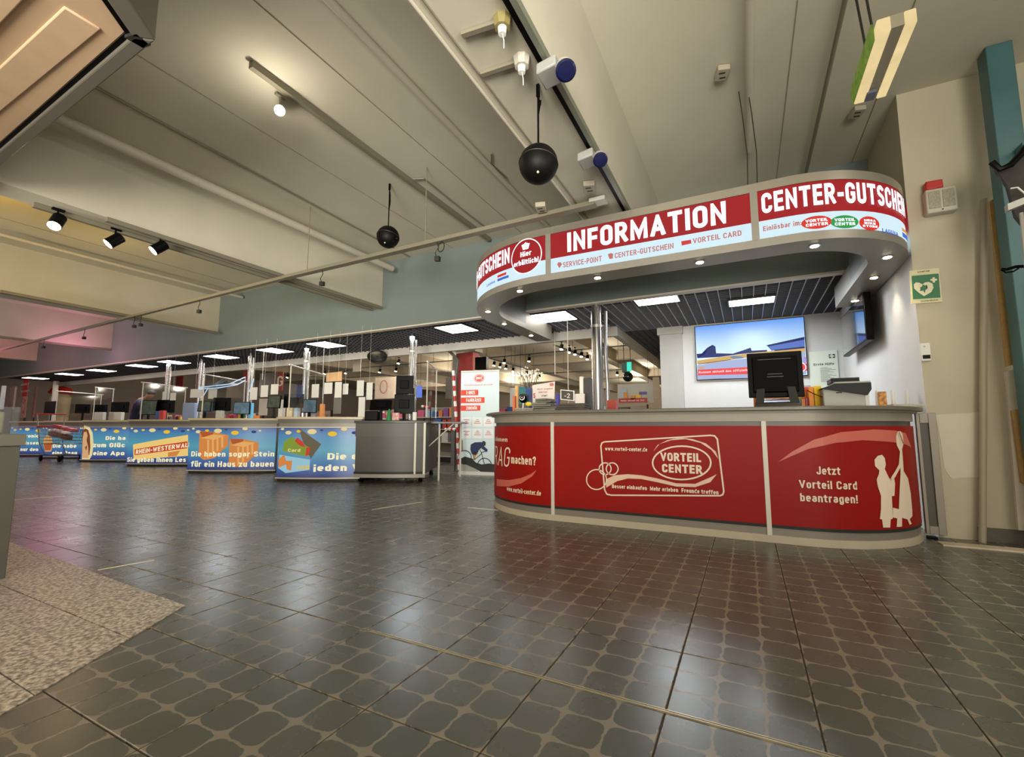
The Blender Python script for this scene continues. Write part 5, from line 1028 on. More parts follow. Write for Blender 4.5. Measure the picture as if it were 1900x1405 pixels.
for u0, u1, v0, v1, y, c_, lb in ((512, 528, 690, 725, 11, '8c3a36', 'dark red framed hanging sign with pale border'), (447, 473, 685, 712, 12, 'a03434', 'broad red hanging banner left of the far tracks'), (473, 522, 692, 735, 12.5, '3a3634', 'black hanging box screen behind the rods'), (322, 345, 698, 722, 13, '9a3434', 'red banner far behind the leaning person'),
    (690, 740, 700, 740, 12, 'c9b8a8', 'pale poster with faint round emblem over the mobile desk'), (770, 784, 716, 738, 10, '6f86e0', 'bright blue screen behind the mobile desk display'), (600, 640, 690, 708, 14, 'c6a57a', 'warm lit cream panel far behind the paper sheets'), (826, 842, 700, 740, 11.5, '6b665e', 'grey notice board left of the striped pole'),
    (653, 672, 664, 690, 10, 'b0a797', 'pale square duct box above the paper sheets'), (1212, 1224, 700, 740, 11, 'b5a58e', 'narrow cream panel beside the white pilaster'), (946, 958, 720, 755, 9.5, 'aaa79f', 'rounded grey panel right of the banner'), (962, 978, 718, 750, 9.6, '3a7a80', 'teal poster edge right of the banner')):
    emit = 0.9 if 'screen behind the mobile' in lb else 0
    o = panel('shop_sign', lb, 'panel', u0, u1, v0, v1, y, mat('panel '+c_, c_, 0.6, noise=.08, emit=emit), th=.03, yaw=0, group=None); c = at((u0+u1)/2, v0, y=y)
    for dx in ((u1-u0)*-.004, (u1-u0)*.004): part('cord', MB().cyl((c.x+dx, y, c.z-.02), (c.x+dx, y, 4.2), .004, n=4), dgrey, o)
    if 'round emblem' in lb:
        HS = Surf([(at(690, 720, y=y-.02).x, y-.02), (at(740, 720, y=y-.02).x, y-.02)]); c = HS.hit(712, 718); line('emblem', HS, disc(c, .16, .22), .03, mat('emblem red', 'b06a62', .6), o, px=False, off=.002, closed=True)
    if 'framed' in lb:
        HS = Surf([(at(512, 705, y=y-.02).x, y-.02), (at(528, 705, y=y-.02).x, y-.02)]); text(HS, 'G', mat('sign pale', 'd6c7b4', .6), o, HS.l[0]+.09, HS.l[-1]-.09, at(520, 717, y=y).z, at(520, 698, y=y).z, bold=0)
# colourful promotional stand at the left end + red sign
rs = thing('red_sign_stand', 'tall red and white sign stand at the far left', 'sign', tuple(at(45, 770, y=6.9)))
on(rs, 36, 58, 704, 736, 6.9, mat('stand red', 'c8362e', .5), 'header'); on(rs, 33, 55, 736, 775, 6.92, mat('stand striped', 'd9c8c0', .6, noise=.3, scale=9, c2='c04a42'), 'list')
part('post', MB().box(at(45, 770, y=6.95).x-.03, at(45, 770, y=6.95).x+.03, 6.95, 7.0, 0, 1.3), dgrey, rs)
RSS = Surf([(at(36, 720, y=6.88).x, 6.885), (at(58, 720, y=6.88).x, 6.885)]); ptext(RSS, 'MARKT', white, rs, 39, 716, 54, 715, 4, bold=0); ptext(RSS, 'MARKT', white, rs, 39, 729, 55, 727, 4, bold=0)
for u0, u1, v0, v1, y, c_, lb in ((60, 68, 718, 775, 8, 'b98a80', 'pink beige upright panel beside the red sign stand'), (70, 118, 745, 768, 7.6, '241f22', 'dark counter mass above the trolley'), (0, 10, 716, 760, 4.5, 'c9ced0', 'white notice at the left edge'), (12, 34, 718, 760, 6, '6f6c60', 'grey board at the left edge')):
    o = panel('display_board', lb, 'board', u0, u1, v0, v1, y, mat('panel '+c_, c_, 0.6, noise=.1), th=.05, yaw=0); c = at((u0+u1)/2, (v0+v1)/2, y=y); part('post', MB().cyl((c.x, y+.03, 0), (c.x, y+.03, c.z), .02, n=8), dgrey, o)
c = at(112, 742, y=8.5); ds = thing('display_figure', 'cream display bin with red top beyond the trolley', 'display', (c.x, c.y, 0)); part('body', MB().lathe([(.28, 0), (.30, 1.0), (.34, c.z+.1), (.22, c.z+.25)], (c.x, c.y, 0), 16), mat('cream bin', 'c2ad8c', .6), ds); part('cap', MB().lathe([(.36, c.z+.25), (.42, c.z+.3), (.3, c.z+.5), (.05, c.z+.58)], (c.x, c.y, 0), 16), redpl, ds)
c = at(103, 720, y=8.1); single('white_post', MB().cyl((c.x, 8.1, 0), (c.x, 8.1, 2.84), .09, n=12), white, 'short white round post under the far light panels', 'post')
# ================================================================== ON THE INFORMATION COUNTER
CT = 1.136
def cmon():
    y = 4.92; c, w, h = pxbox(1393, 1482, 653, 738, y); t = thing('till_monitor', 'large black monitor seen from behind on the information counter', 'monitor', (c.x, y, CT)); y0 = y
    az = (Zv*math.cos(.10)+Vector((0, 1, 0))*math.sin(.10)); ay = Vector((0, math.cos(.10), -math.sin(.10))); ax = Vector((1, 0.03, 0))
    part('housing', MB().obox(c, ax*w, ay*.03, az*h), blk, t, bevel=.006); part('back_cover', MB().obox(c-ay*.024, ax*(w*.82), ay*.03, az*(h*.8)), mat('monitor back b', '070707', .45, spec=.05), t, bevel=.01)
    for dz, w2 in ((.33, .6), (.0, .26), (-.06, .30)): part('vent_line', MB().obox(c-ay*.0395+az*(h*dz), ax*(w*w2), ay*.002, az*.006), mat('vent grey', '3d3e40', .4), t)
    bz_ = c.z-h/2
    for s_ in (-1, 1): part('leg', MB().add([Vector(c)+Vector((s_*w*.20, -.05, -h*.28)), Vector(c)+Vector((s_*w*.34, -.05, -h*.28)), (c.x+s_*w*.40, y-.14, CT+.012), (c.x+s_*w*.24, y-.14, CT+.012), Vector(c)+Vector((s_*w*.20, -.02, -h*.28)), Vector(c)+Vector((s_*w*.34, -.02, -h*.28)), (c.x+s_*w*.40, y-.10, CT+.012), (c.x+s_*w*.24, y-.10, CT+.012)], [(0,1,2,3),(7,6,5,4),(0,4,5,1),(1,5,6,2),(2,6,7,3),(3,7,4,0)]), mat('stand black', '1b1b1a', .4), t)
    part('base', MB().add([(c.x-w*.41, y-.16, CT), (c.x+w*.41, y-.16, CT), (c.x+w*.36, y+.12, CT), (c.x-w*.36, y+.12, CT), (c.x-w*.38, y-.13, CT+.045), (c.x+w*.38, y-.13, CT+.045), (c.x+w*.30, y+.1, CT+.10), (c.x-w*.30, y+.1, CT+.10)], [(3,2,1,0),(4,5,6,7),(0,1,5,4),(1,2,6,5),(2,3,7,6),(3,0,4,7)]), mat('stand black', '1b1b1a', .4), t, bevel=.005)
cmon()
def printer():
    y = 5.12; a, b = at(1524, 745, y=y), at(1606, 745, y=y); z = lambda v: at(1565, v, y=y).z; x0, x1 = a.x, b.x; w = x1-x0
    t = thing('laser_printer', 'light grey printer with dark sloping front on the information counter', 'printer', ((x0+x1)/2, y, CT))
    part('body', MB().box(x0, x1-.02, y-.12, y+.2, CT, z(721)), mat('printer grey', 'a5a69d', .5), t, bevel=.01)
    ty = y-.16; zt, zb = z(714), z(722)
    part('dark_flank', MB().add([(x0-.015, ty, z(722)), (x1-.01, ty, z(736)), (x1+.02, ty, z(726)), (x1+.02, ty, zt), (x0+.1, ty, z(714)), (x0-.015, y+.15, z(722)), (x1-.01, y+.15, z(736)), (x1+.02, y+.15, z(726)), (x1+.02, y+.15, zt), (x0+.1, y+.15, z(714))], [(0,1,2,3,4), (9,8,7,6,5), (0,5,6,1), (1,6,7,2), (2,7,8,3), (3,8,9,4), (4,9,5,0)]), mat('printer dark', '232322', .5, spec=.2), t)
    part('top_cover', MB().box(x0+.09, x1+.02, y-.15, y+.2, zt, z(711)), mat('printer grey', 'a5a69d', .5), t, bevel=.004)
    part('document_tray', MB().box(x0+.08, x1-.04, y-.05, y+.2, z(706), z(702)).box(x0+.08, x0+.2, y-.05, y+.2, z(711), z(706)).box(x1-.14, x1-.04, y-.05, y+.2, z(711), z(706)), mat('printer dark', '232322', .5, spec=.2), t, bevel=.004)
    part('badge', MB().box(x0+.1, x0+.145, y-.123, y-.12, z(731), z(729)), dgrey, t)
    part('paper', MB().box(x1-.06, x1+.01, y-.1, y+.1, CT, z(726)), paper, t)
printer()
def cl(n_, lb, ct, u0, u1, v0, v1, y, m_, d=.12, bev=.004, **k): return lump(n_, lb, ct, u0, u1, v0, v1, y, m_, yaw=0, base=CT+.001, depth=d, bevel=bev)
cl('folder_box', 'yellow upright folder between the red box and the printer', 'folder', 1509, 1520, 718, 748, 5.3, mat('yellow board', 'f0cb1e', .6), d=.25)
ob = thing('display_box', 'orange red open display box right of the large monitor', 'box', tuple(at(1490, 745, y=5.2))); y = 5.2; f = lambda u, v, y=5.2: at(u, v, y=y); om_ = mat('orange board', 'e08a2c', .6); rm_ = mat('red board', 'c9391e', .6)
zb = CT+.001; x0, x1 = f(1478, 740).x, f(1507, 740).x; zt = f(1490, 720).z
part('side_panel', MB().box(x1-.035, x1, 5.1, 5.3, zb, zt), om_, ob); part('header_panel', MB().box(x0-.35, x1-.035, 5.1, 5.12, zt-.035, zt), rm_, ob); part('back_panel', MB().box(x0-.35, x1-.035, 5.28, 5.3, zb, zt), om_, ob); part('side_panel', MB().box(x0-.37, x0-.35, 5.1, 5.3, zb, zt), om_, ob)
rr = random.Random(5)
for k in range(5): xx = x0+.01+k*.035; single('snack_pack', MB().obox((xx-.03, 5.2, zb+.05+.01*(k % 2)), (.03, 0, .004), (0, .08, 0), (0, 0, .09)), GM[(k*3) % 10], 'small %s pack inside the orange display box' % CN[(k*3) % 10], 'pack', 'packs in the orange display box')
cl('white_cartons', 'white carton behind the orange display box', 'carton', 1482, 1503, 705, 722, 8.8, white) if False else None
cl('toy_figure', 'small yellow and orange boxed item right of the printer', 'box', 1630, 1642, 727, 746, 5.35, mat('yellow orange', 'd99a2c', .5, noise=.4, scale=40, c2='7a3a1c'), d=.06)
for k, (u0, u1) in enumerate(((1645, 1672), (1660, 1690))):
    single('paper_stack', MB().obox(at((u0+u1)/2, 745, y=5.3).xy.to_3d()+Zv*(CT+.012+.012*k), (.22, .05*(k-.5), 0), (-.04, .16, 0), (0, 0, .018)), mat('loose paper', 'b4ad9a', .7, noise=.1), ['grey paper stack right of the yellow item', 'crumpled white papers near the right counter end'][k], 'paper')
single('pen', MB().cyl((at(1622, 745, y=5.2).x, 5.2, CT+.008), (at(1632, 745, y=5.25).x, 5.25, CT+.012), .007, n=8), blk, 'small black pen lying right of the printer', 'pen')
cbl = [at(1497, 724, y=5.05), at(1508, 730, y=5.0), at(1518, 734, y=5.0), at(1526, 737, y=5.02)]; single('cable', MB().tube(cbl, .004, 6), blk, 'thin black cable sagging to the printer', 'cable')
# left end: brochures, signs, ball shaped item
px8 = lambda X, Y: (940+X*170/1900, 660+Y*110/1229)
for k in range(7):
    c = at(*px8(800, 1000), y=5.15); single('brochure_stack', MB().obox((c.x+rr.uniform(-.03, .03), 5.15+rr.uniform(-.03, .03), CT+.012+k*.024), (.34-.03*k, rr.uniform(-.05, .05), 0), (rr.uniform(-.03, .03), .22, 0), (0, 0, .020)), mat('brochure grey %d' % (k % 3), ['6b675c', '7d786b', '59554b'][k % 3], .6), ['lowest', 'second lowest', 'third', 'middle', 'third from top', 'second from top', 'topmost'][k]+' grey brochure bundle in the fanned heap', 'brochure', 'grey brochures in the fanned heap')
for k in range(4):
    c = at(*px8(1300, 1000), y=5.2); single('brochure_stack', MB().obox((c.x+.02*k, 5.2, CT+.014+k*.026), (.42-.03*k, .02, 0), (0, .22, 0), (0, 0, .023)), mat('brochure brown', '3d3229', .6), ['lowest', 'second', 'third', 'topmost'][k]+' dark brown brochure bundle under the picture card', 'brochure', 'dark brochures beside the steel pillar')
for k in range(3):
    c = at(*px8(430, 1040), y=5.15); single('brochure_stack', MB().obox((c.x, 5.15, CT+.010+k*.02), (.24, .01*k, 0), (0, .2, 0), (0, 0, .017)), mat('brochure pale', '8f8a7c', .6), ['lowest', 'middle', 'topmost'][k]+' pale leaflet pad at the left counter end', 'leaflet', 'pale leaflet pads at the left counter end')
LS = Surf([(at(*px8(500, 800), y=5.32).x, 5.32), (at(*px8(1030, 800), y=5.32).x, 5.32)])
c, w, h = pxbox(986, 1031, 709, 745, 5.33); ts = thing('table_sign', 'white table sign with red print and oval logo among the brochures', 'sign', (c.x, 5.33, CT)); part('board', MB().add([(c.x-w/2, 5.325, CT), (c.x+w*.45, 5.325, CT), (c.x+w/2, 5.325, c.z+h*.5), (c.x-w/2, 5.325, c.z+h*.36), (c.x-w/2, 5.34, CT), (c.x+w*.45, 5.34, CT), (c.x+w/2, 5.34, c.z+h*.5), (c.x-w/2, 5.34, c.z+h*.36)], [(0,1,2,3),(7,6,5,4),(0,4,5,1),(1,5,6,2),(2,6,7,3),(3,7,4,0)]), mat('sign card', 'd8d0c8', .6), ts)
ptext(LS, 'Unser Angebot', mat('print soft red', 'c07068', .6), ts, *px8(640, 715), *px8(960, 690), 2.5, bold=0, off=.008); ptext(LS, 'Center-Karte', mat('print soft red', 'c07068', .6), ts, *px8(665, 780), *px8(850, 765), 2.8, bold=.01, off=.008); ptext(LS, 'START', dgrey, ts, *px8(730, 855), *px8(850, 845), 3, bold=0, off=.008)
cc_ = LS.hit(*px8(940, 600)); shape('logo_oval', LS, disc(cc_, .030, .021), mat('print soft red', 'c07068', .6), ts, px=False, off=.008); ptext(LS, 'S', redpl, ts, *px8(560, 880), *px8(600, 880), 9, bold=.01, off=.008)
c, w, h = pxbox(1040, 1066, 724, 743, 5.1); dc = thing('picture_card', 'dark framed card with white border near the steel pillar', 'card', (c.x, 5.1, CT+.13)); part('card', MB().obox(c, (w, .02, -.02), (0, .012, 0), (0, 0, h)), white, dc); part('print', MB().obox(c-Vector((0, .008, 0)), (w*.86, .018, -.018), (0, .003, 0), (0, 0, h*.84)), mat('card dark', '2a241f', .5), dc)
DCS = Surf([(c.x-w/2, c.y-.014), (c.x+w/2, c.y-.014)]); zc = c.z; text(DCS, '-2', mat('card print', 'c9b9a8', .5), dc, w*.30, w*.72, zc-.035, zc+.02, bold=.0)
cl('card_box', 'small white car-shaped card right of the dark picture card', 'card', 1067, 1085, 731, 742, 5.15, mat('card white', 'd3cbc6', .6), d=.03)
cl('blue_binder', 'upright blue binder behind the ball-shaped item', 'binder', 978, 985, 720, 742, 5.25, mat('binder blue', '2c4a86', .5), d=.1); cl('blue_carton', 'narrow violet blue carton left of the dark picture card', 'carton', 1033, 1038, 731, 745, 5.12, mat('violet blue', '3a3a9c', .5), d=.06)
cl('wooden_holder', 'light wooden upright strip at the left counter end', 'holder', 956, 962, 716, 752, 5.2, mat('light wood', 'd0a46a', .6, noise=.1, scale=20), d=.04); cl('red_strip_holder', 'orange red upright strip beside the light wooden strip', 'holder', 952, 957, 735, 755, 5.15, mat('orange strip', 'c86a48', .6), d=.05)
c = at(971, 740, y=5.08); bl = thing('ball_lamp', 'black and white round item on a slim white stand at the left counter end', 'ornament', (c.x, c.y, CT)); part('ball', MB().sph((c.x, c.y, c.z), .055, 12), blk, bl); part('patch', MB().lathe([(.001, .056), (.03, .047), (.034, .043)], (c.x, c.y, c.z), 16, ax=(.1, -1, .25)), white, bl); part('cap', MB().lathe([(.06, .03), (.045, .055), (.01, .065)], (c.x, c.y, c.z), 16), mat('cap green black', '23261b', .6), bl); part('stand', MB().cyl((c.x-.01, c.y, CT), (c.x, c.y, c.z-.05), .008).lathe([(.03, 0), (.03, .006)], (c.x-.01, c.y, CT)), white, bl)
c = at(981, 744, y=5.05); single('yellow_ball', MB().sph((c.x, c.y, CT+.105), .035, 10, (1.3, 1, .8)), mat('yellow soft', 'd8c22e', .7), 'small yellow rounded item on the pale leaflet pads', 'toy')
cl('leaflet_rack', 'tall dark grey leaflet rack leaning beside the steel pillar', 'rack', 1082, 1098, 702, 750, 5.5, mat('dark rack', '3d3c3a', .6), d=.1); cl('white_device', 'white handheld device upright left of the dark rack', 'device', 1076, 1083, 699, 722, 5.45, white, d=.05)
cl('red_box', 'dark orange red box right of the steel pillar', 'box', 1128, 1145, 743, 753, 5.8, mat('dull red box', 'a83a28', .5), d=.1)
# bare branch decoration
bw_ = thing('branch_vase', 'bare twigs with pale blossoms in a vase behind the table sign', 'plant', tuple(at(985, 745, y=5.5))); q0 = at(984, 742, y=5.5)
part('vase', MB().lathe([(.04, 0), (.055, .06), (.035, .16), (.04, .18)], (q0.x, 5.5, CT), 16), mat('vase grey', '7f8790', .3), bw_)
tw = MB(); bl_ = MB(); q0 = Vector((q0.x, 5.5, CT+.17))
for u, v in ((965, 690), (974, 686), (983, 694), (990, 688), (999, 690), (994, 700), (978, 700), (970, 698)):
    e = at(u, v, y=5.5+rr.uniform(-.1, .1)); m_ = q0.lerp(e, .5)+Vector((rr.uniform(-.02, .02), 0, .02)); tw.tube([q0, m_, e], .005, 5)
    for k in range(7): bl_.sph(e+Vector((rr.uniform(-.05, .05), rr.uniform(-.03, .03), rr.uniform(-.05, .03))), .014, 4)
part('twigs', tw, mat('twig brown', '4a3c2c', .8), bw_, kind='stuff'); part('blossoms', bl_, mat('blossom', 'd8ccb8', .8), bw_, kind='stuff')
# ================================================================== BACK WALL
TVY = 8.93; tl, tr_, bl2, br2 = at(1288, 605, y=TVY), at(1492, 588, y=TVY), at(1293, 705, y=TVY), at(1500, 698, y=TVY)
x0, x1 = (tl.x+bl2.x)/2, (tr_.x+br2.x)/2; z0, z1 = (bl2.z+br2.z)/2, (tl.z+tr_.z)/2
tv = thing('television', 'large wall television showing a race track under blue sky', 'television', ((x0+x1)/2, TVY, z0)); TS_ = Surf([(x0, TVY), (x1, TVY)])
part('housing', MB().box(x0, x1, TVY+.002, 8.998, z0, z1), blk, tv, bevel=.004)
SKY = grad_mat('screen sky', [(0, 'd9f0fb'), (.35, 'bfe0fa'), (1, '5f9af0')], z0+.35, z1, 1.0)
scn = part('screen', MB().box(x0+.012, x1-.012, TVY-.002, TVY+.003, z0+.012, z1-.012), SKY, tv)
e_ = lambda c_: mat('screen '+c_, c_, emit=1.0)
t4 = lambda *p: [(1200+x*400/1900, 560+y*200/950) for x, y in p]
def scr(nm, pts, c_, off): shape(nm, TS_, t4(*pts), e_(c_), scn, off=off)
scr('tarmac', ((445, 560), (700, 520), (930, 495), (1150, 460), (1395, 425), (1408, 640), (1150, 662), (900, 672), (445, 685)), 'a9b6dc', .004)
scr('dunes', ((445, 520), (640, 490), (820, 465), (1040, 440), (1395, 410), (1396, 440), (1150, 470), (900, 490), (700, 520), (540, 545), (445, 550)), 'd6ac62', .005)
scr('treeline', ((440, 460), (520, 455), (535, 405), (560, 410), (580, 380), (605, 395), (612, 455), (760, 458), (860, 425), (915, 405), (925, 432), (1060, 425), (1060, 440), (820, 462), (640, 488), (445, 498)), '26306b', .006)
scr('grandstand', ((1060, 388), (1390, 312), (1393, 405), (1100, 432)), '5c78c6', .007); scr('grandstand_roof', ((1050, 385), (1390, 310), (1390, 335), (1075, 395)), '1e2a60', .008)
scr('grandstand_shadow', ((1120, 425), (1392, 395), (1394, 410), (1130, 435)), '23305f', .008)
scr('race_car', ((730, 488), (760, 478), (830, 482), (860, 490), (840, 500), (760, 503)), '6d86a8', .008); scr('track_line', ((455, 548), (640, 522), (740, 508), (740, 512), (640, 527), (455, 553)), '4b3f3a', .008)
scr('news_strip', ((450, 600), (920, 575), (1408, 545), (1412, 610), (920, 638), (450, 650)), 'f04a4e', .009); ptext(TS_, 'Rennen aktuell das offizielle', e_('ffe9e9'), scn, *t4((460, 632))[0], *t4((900, 612))[0], 4, bold=0, off=.011)
cc_ = TS_.hit(*t4((1355, 578))[0]); line('round_logo', TS_, disc(cc_, .075, .075, 20), .014, e_('ffffff'), scn, px=False, off=.011, closed=True); scr('box_logo', ((1385, 490), (1402, 488), (1404, 540), (1387, 542)), 'b58ad8', .011)
scr('corner_logo', ((462, 575), (505, 572), (505, 592), (462, 595)), 'd0a870', .009)
# first aid poster + small notes
fa = thing('first_aid_poster', 'white first aid poster with green cross behind the printer', 'poster', tuple(at(1530, 745, y=8.98))); q = lambda X, Y: (1480+X*240/1900, 620+Y*150/1188)
x0_, x1_ = at(*q(165, 400), y=8.98).x, at(*q(590, 400), y=8.98).x; FS = Surf([(x0_, 8.975), (x1_, 8.975)]); zt_ = at(*q(370, 250), y=8.98).z
bd = part('sheet', MB().box(x0_, x1_, 8.975, 8.995, 1.30, zt_), mat('poster sheet', 'd6dccb', .6), fa, bevel=.002)
a, b = FS.hit(*q(460, 355)), FS.hit(*q(545, 292)); dgn = mat('dark green print', '2c4a38', .6)
shape('symbol_field', FS, [(a[0], a[1]), (b[0], a[1]), (b[0], b[1]), (a[0], b[1])], dgn, bd, px=False, off=.003); mx_, mz_ = (a[0]+b[0])/2, (a[1]+b[1])/2; r_ = (b[0]-a[0])*.38; k_ = r_*.36
shape('cross', FS, [(mx_-k_, mz_-r_), (mx_+k_, mz_-r_), (mx_+k_, mz_-k_), (mx_+r_, mz_-k_), (mx_+r_, mz_+k_), (mx_+k_, mz_+k_), (mx_+k_, mz_+r_), (mx_-k_, mz_+r_), (mx_-k_, mz_+k_), (mx_-r_, mz_+k_), (mx_-r_, mz_-k_), (mx_-k_, mz_-k_)], white, bd, px=False, off=.005)
ptext(FS, 'Erste Hilfe', dgn, bd, *q(235, 465), *q(535, 452), 4.2, bold=0, off=.003)
for k in range(13):
    zz = FS.hit(*q(330, 500+k*17))[1]; a = FS.hit(*q(330, 500))[0]; w = .10+.14*((k*7) % 5)/5; shape('text_line', FS, [(a, zz), (a+w, zz), (a+w, zz+.008), (a, zz+.008)], mat('print olive', '9aa06a', .6) if k in (0, 1, 6) else mat('print grey', '8c9088', .6), bd, px=False, off=.003)
panel('wall_note', 'small white note on the wall under the television', 'note', 1483, 1504, 705, 716, 8.985, paper, th=.004, yaw=0)
# side television on the side wall
sx = 1.30; A_, B_, C2, D2 = at(1556, 490, x=sx), at(1565, 660, x=sx), at(1607, 625, x=sx), at(1607, 560, x=sx)
ya, yb = (A_.y+B_.y)/2, (C2.y+D2.y)/2
ya, yb = 8.0, 6.55; zt2, zb2 = 2.55, 1.98
st = thing('side_television', 'glossy black television mounted on the white side wall', 'television', (1.33, 7.3, zb2))
part('housing', MB().box(1.30, 1.37, yb, ya, zb2, zt2), blk, st, bevel=.006); part('screen', MB().box(1.294, 1.301, yb+.02, ya-.02, zb2+.02, zt2-.02), mat('dark glass', '0a0c14', .04, spec=.9, coat=1.0), st); part('wall_mount', MB().box(1.37, 1.46, 7.2, 7.5, 2.15, 2.45), dgrey, st)
# white bottles of desinfectant on side wall ledge
for k, (u, w_) in enumerate(((1624, 'left'), (1652, 'middle'), (1678, 'right'))):
    c = at(u, 740, y=5.7); single('clear_tube', MB().lathe([(.018, 0), (.018, .16), (.008, .19)], (c.x, 5.62, CT+.001), 12), mat('translucent white', 'd8d6d0', .3), 'pale translucent tube at the side wall, %s of three' % w_, 'tube', 'pale tubes at the side wall')
# ================================================================== RIGHT WALL ITEMS
WY = 5.4; WS = Surf([(1.5, WY), (4, WY)]); wp = lambda X, Y: (1600+X*300/1004, 300+Y*420/1405)
ae = thing('defibrillator_sign', 'green and cream heart sign with lightning bolt on the beige wall', 'sign', tuple(at(1717, 565, y=WY))); cs = [WS.hit(*wp(*p)) for p in ((300, 885), (495, 872), (472, 663), (290, 680))]
part('plate', MB().ext([WS.pt(a, b, .004) for a, b in cs], (0, -.008, 0)), mat('cream plate', 'cfc79b', .5), ae)
gp = mat('sign green', '1f6a3c', .5)
shape('green_field', WS, [wp(*p) for p in ((303, 712), (470, 697), (482, 846), (312, 857))], gp, ae, off=.014)
ht = [(380, 838), (345, 815), (318, 790), (316, 765), (330, 752), (352, 755), (370, 765), (385, 753), (410, 750), (432, 760), (438, 785), (425, 812)]; crm = mat('sign cream', 'd8d2b0', .5)
shape('heart', WS, [wp(*p) for p in ht], crm, ae, off=.016); shape('bolt', WS, [wp(*p) for p in ((372, 765), (385, 772), (398, 768), (392, 785), (400, 792), (388, 800), (384, 820), (374, 803), (352, 806), (364, 793), (352, 785), (366, 780))], gp, ae, off=.018)
shape('cross', WS, [wp(*p) for p in ((432, 722), (445, 720), (446, 729), (460, 731), (460, 741), (448, 743), (447, 754), (434, 754), (433, 744), (419, 742), (419, 732), (431, 731))], crm, ae, off=.016)
ptext(WS, 'Defibrillator', dgrey, ae, *wp(362, 872), *wp(468, 864), 2.2, bold=0, off=.014); ptext(WS, 'SANITÄR', dgrey, ae, *wp(340, 692), *wp(415, 685), 2.2, bold=0, off=.014)
al = thing('alarm_box', 'white double-fronted alarm box with red beacon high on the beige wall', 'alarm', tuple(at(1740, 400, y=WY))); a, b = WS.hit(1714, 405), WS.hit(1766, 352); X0, X1, Z0, Z1 = 1.5+a[0], 1.5+b[0], a[1], b[1]
part('housing', MB().box(X0, X1, WY-.10, WY, Z0, Z1), mat('alarm white', 'b9b3a0', .5), al, bevel=.012); w = (X1-X0)
for k in (0, 1): part('grille', MB().box(X0+w*(.08+.46*k), X0+w*(.46+.46*k), WY-.106, WY-.098, Z0+.04, Z1-.025), mat('alarm grille', '98927f', .6, noise=.2, scale=90), al)
part('beacon', MB().box(X0+.01, X0+w*.62, WY-.09, WY-.01, Z1, Z1+.085), redpl, al, bevel=.01); part('screw', MB().cyl((X0+w*.5, WY-.102, Z0+.02), (X0+w*.5, WY-.11, Z0+.02), .005), dgrey, al)
a, b = WS.hit(1708, 671), WS.hit(1724, 637); th_ = thing('wall_controller', 'small white controller with black display on the beige wall', 'controller', tuple(at(1716, 671, y=WY))); X0, X1, Z0, Z1 = 1.5+a[0], 1.5+b[0], a[1], b[1]
part('housing', MB().box(X0, X1, WY-.025, WY, Z0, Z1), white, th_, bevel=.006); part('display', MB().box(X0+.012, X1-.008, WY-.028, WY-.024, Z0+.02, Z0+.055), blk, th_); part('button', MB().cyl((X0+.03, WY-.025, Z1-.03), (X0+.03, WY-.032, Z1-.03), .007), lgrey, th_)
pw = at(1826, 800, y=5.34); single('wall_pipe', MB().cyl((1.79, 5.33, 0.0), (2.05, 5.33, 3.22), .028, n=12), mat('pipe beige', '9a917c', .5), 'beige vertical pipe on the wall right of the heart sign', 'pipe') if False else None
pt_, pb_ = at(1826, 370, y=5.33), at(1822, 1000, y=5.33); single('wall_pipe', MB().cyl((pb_.x, 5.33, 0.0), (pt_.x, 5.33, pt_.z), .026, n=12), mat('pipe beige', '9a917c', .5), 'beige slanting pipe on the wall right of the heart sign', 'pipe')
single('raised_plaster', MB().ext([at(u, v, y=WY) for u, v in ((1735, 770), (1820, 765), (1818, 885), (1765, 888), (1752, 870), (1745, 820))], (0, -.004, 0)), mat('patched plaster', 'c9c2ad', .7, noise=.04), 'smoother pale plaster patch low on the beige wall', 'plaster patch', smooth=False)
bd_ = [at(u, v, y=5.22) for u, v in ((1836, 374), (1856, 360), (1905, 560), (1905, 672), (1868, 680))]; single('wooden_board', MB().ext(bd_, (0, .03, 0)), mat('plywood', 'a8874e', .6, noise=.12, scale=14, bump=.2), 'upper plywood board leaning behind the teal post', 'board')
bd_ = [at(u, v, y=5.22) for u, v in ((1878, 762), (1905, 755), (1905, 900), (1896, 895))]; single('wooden_board', MB().ext(bd_, (0, .03, 0)), mat('plywood', 'a8874e'), 'lower plywood board at the right edge', 'board')
bd_ = [at(u, v, y=5.26) for u, v in ((1866, 690), (1905, 680), (1905, 985), (1890, 984))]; single('pale_panel', MB().ext(bd_, (0, .03, 0)), mat('pale panel', 'bfb7a3', .7, noise=.06), 'pale upright panel right of the wall pipe', 'panel')
tp0 = [at(1815, 107, z=4.2), at(1858, 89, z=4.2)]; w = (tp0[1]-tp0[0]).length
single('teal_post', MB().box(tp0[0].x, tp0[0].x+.17, 5.02, 5.18, 0, 4.198), mat('teal paint', '3f6668', .5, noise=.12, scale=3), 'teal painted steel post at the right edge', 'post', bevel=.006)
single('teal_bracket', MB().box(tp0[0].x+.1, 2.32, 4.9, 5.02, 3.16, 3.23), mat('teal paint', '3f6668'), 'short teal bracket on the post', 'bracket')
cw = thing('draped_cover', 'dark grey draped cover with black hem hanging at the right edge', 'cover', tuple(at(1890, 330, y=4.7))); m3 = []
cv = [at(u, v, y=y) for u, v, y in ((1838, 300, 4.75), (1856, 315, 4.7), (1880, 300, 4.65), (1905, 262, 4.6), (1930, 250, 4.6), (1930, 430, 4.6), (1905, 425, 4.65), (1885, 400, 4.7), (1870, 345, 4.72))]; part('cloth', MB().ext(cv, (0, .04, 0)), mat('grey cloth', '4a4845', .8, noise=.2, scale=8), cw)
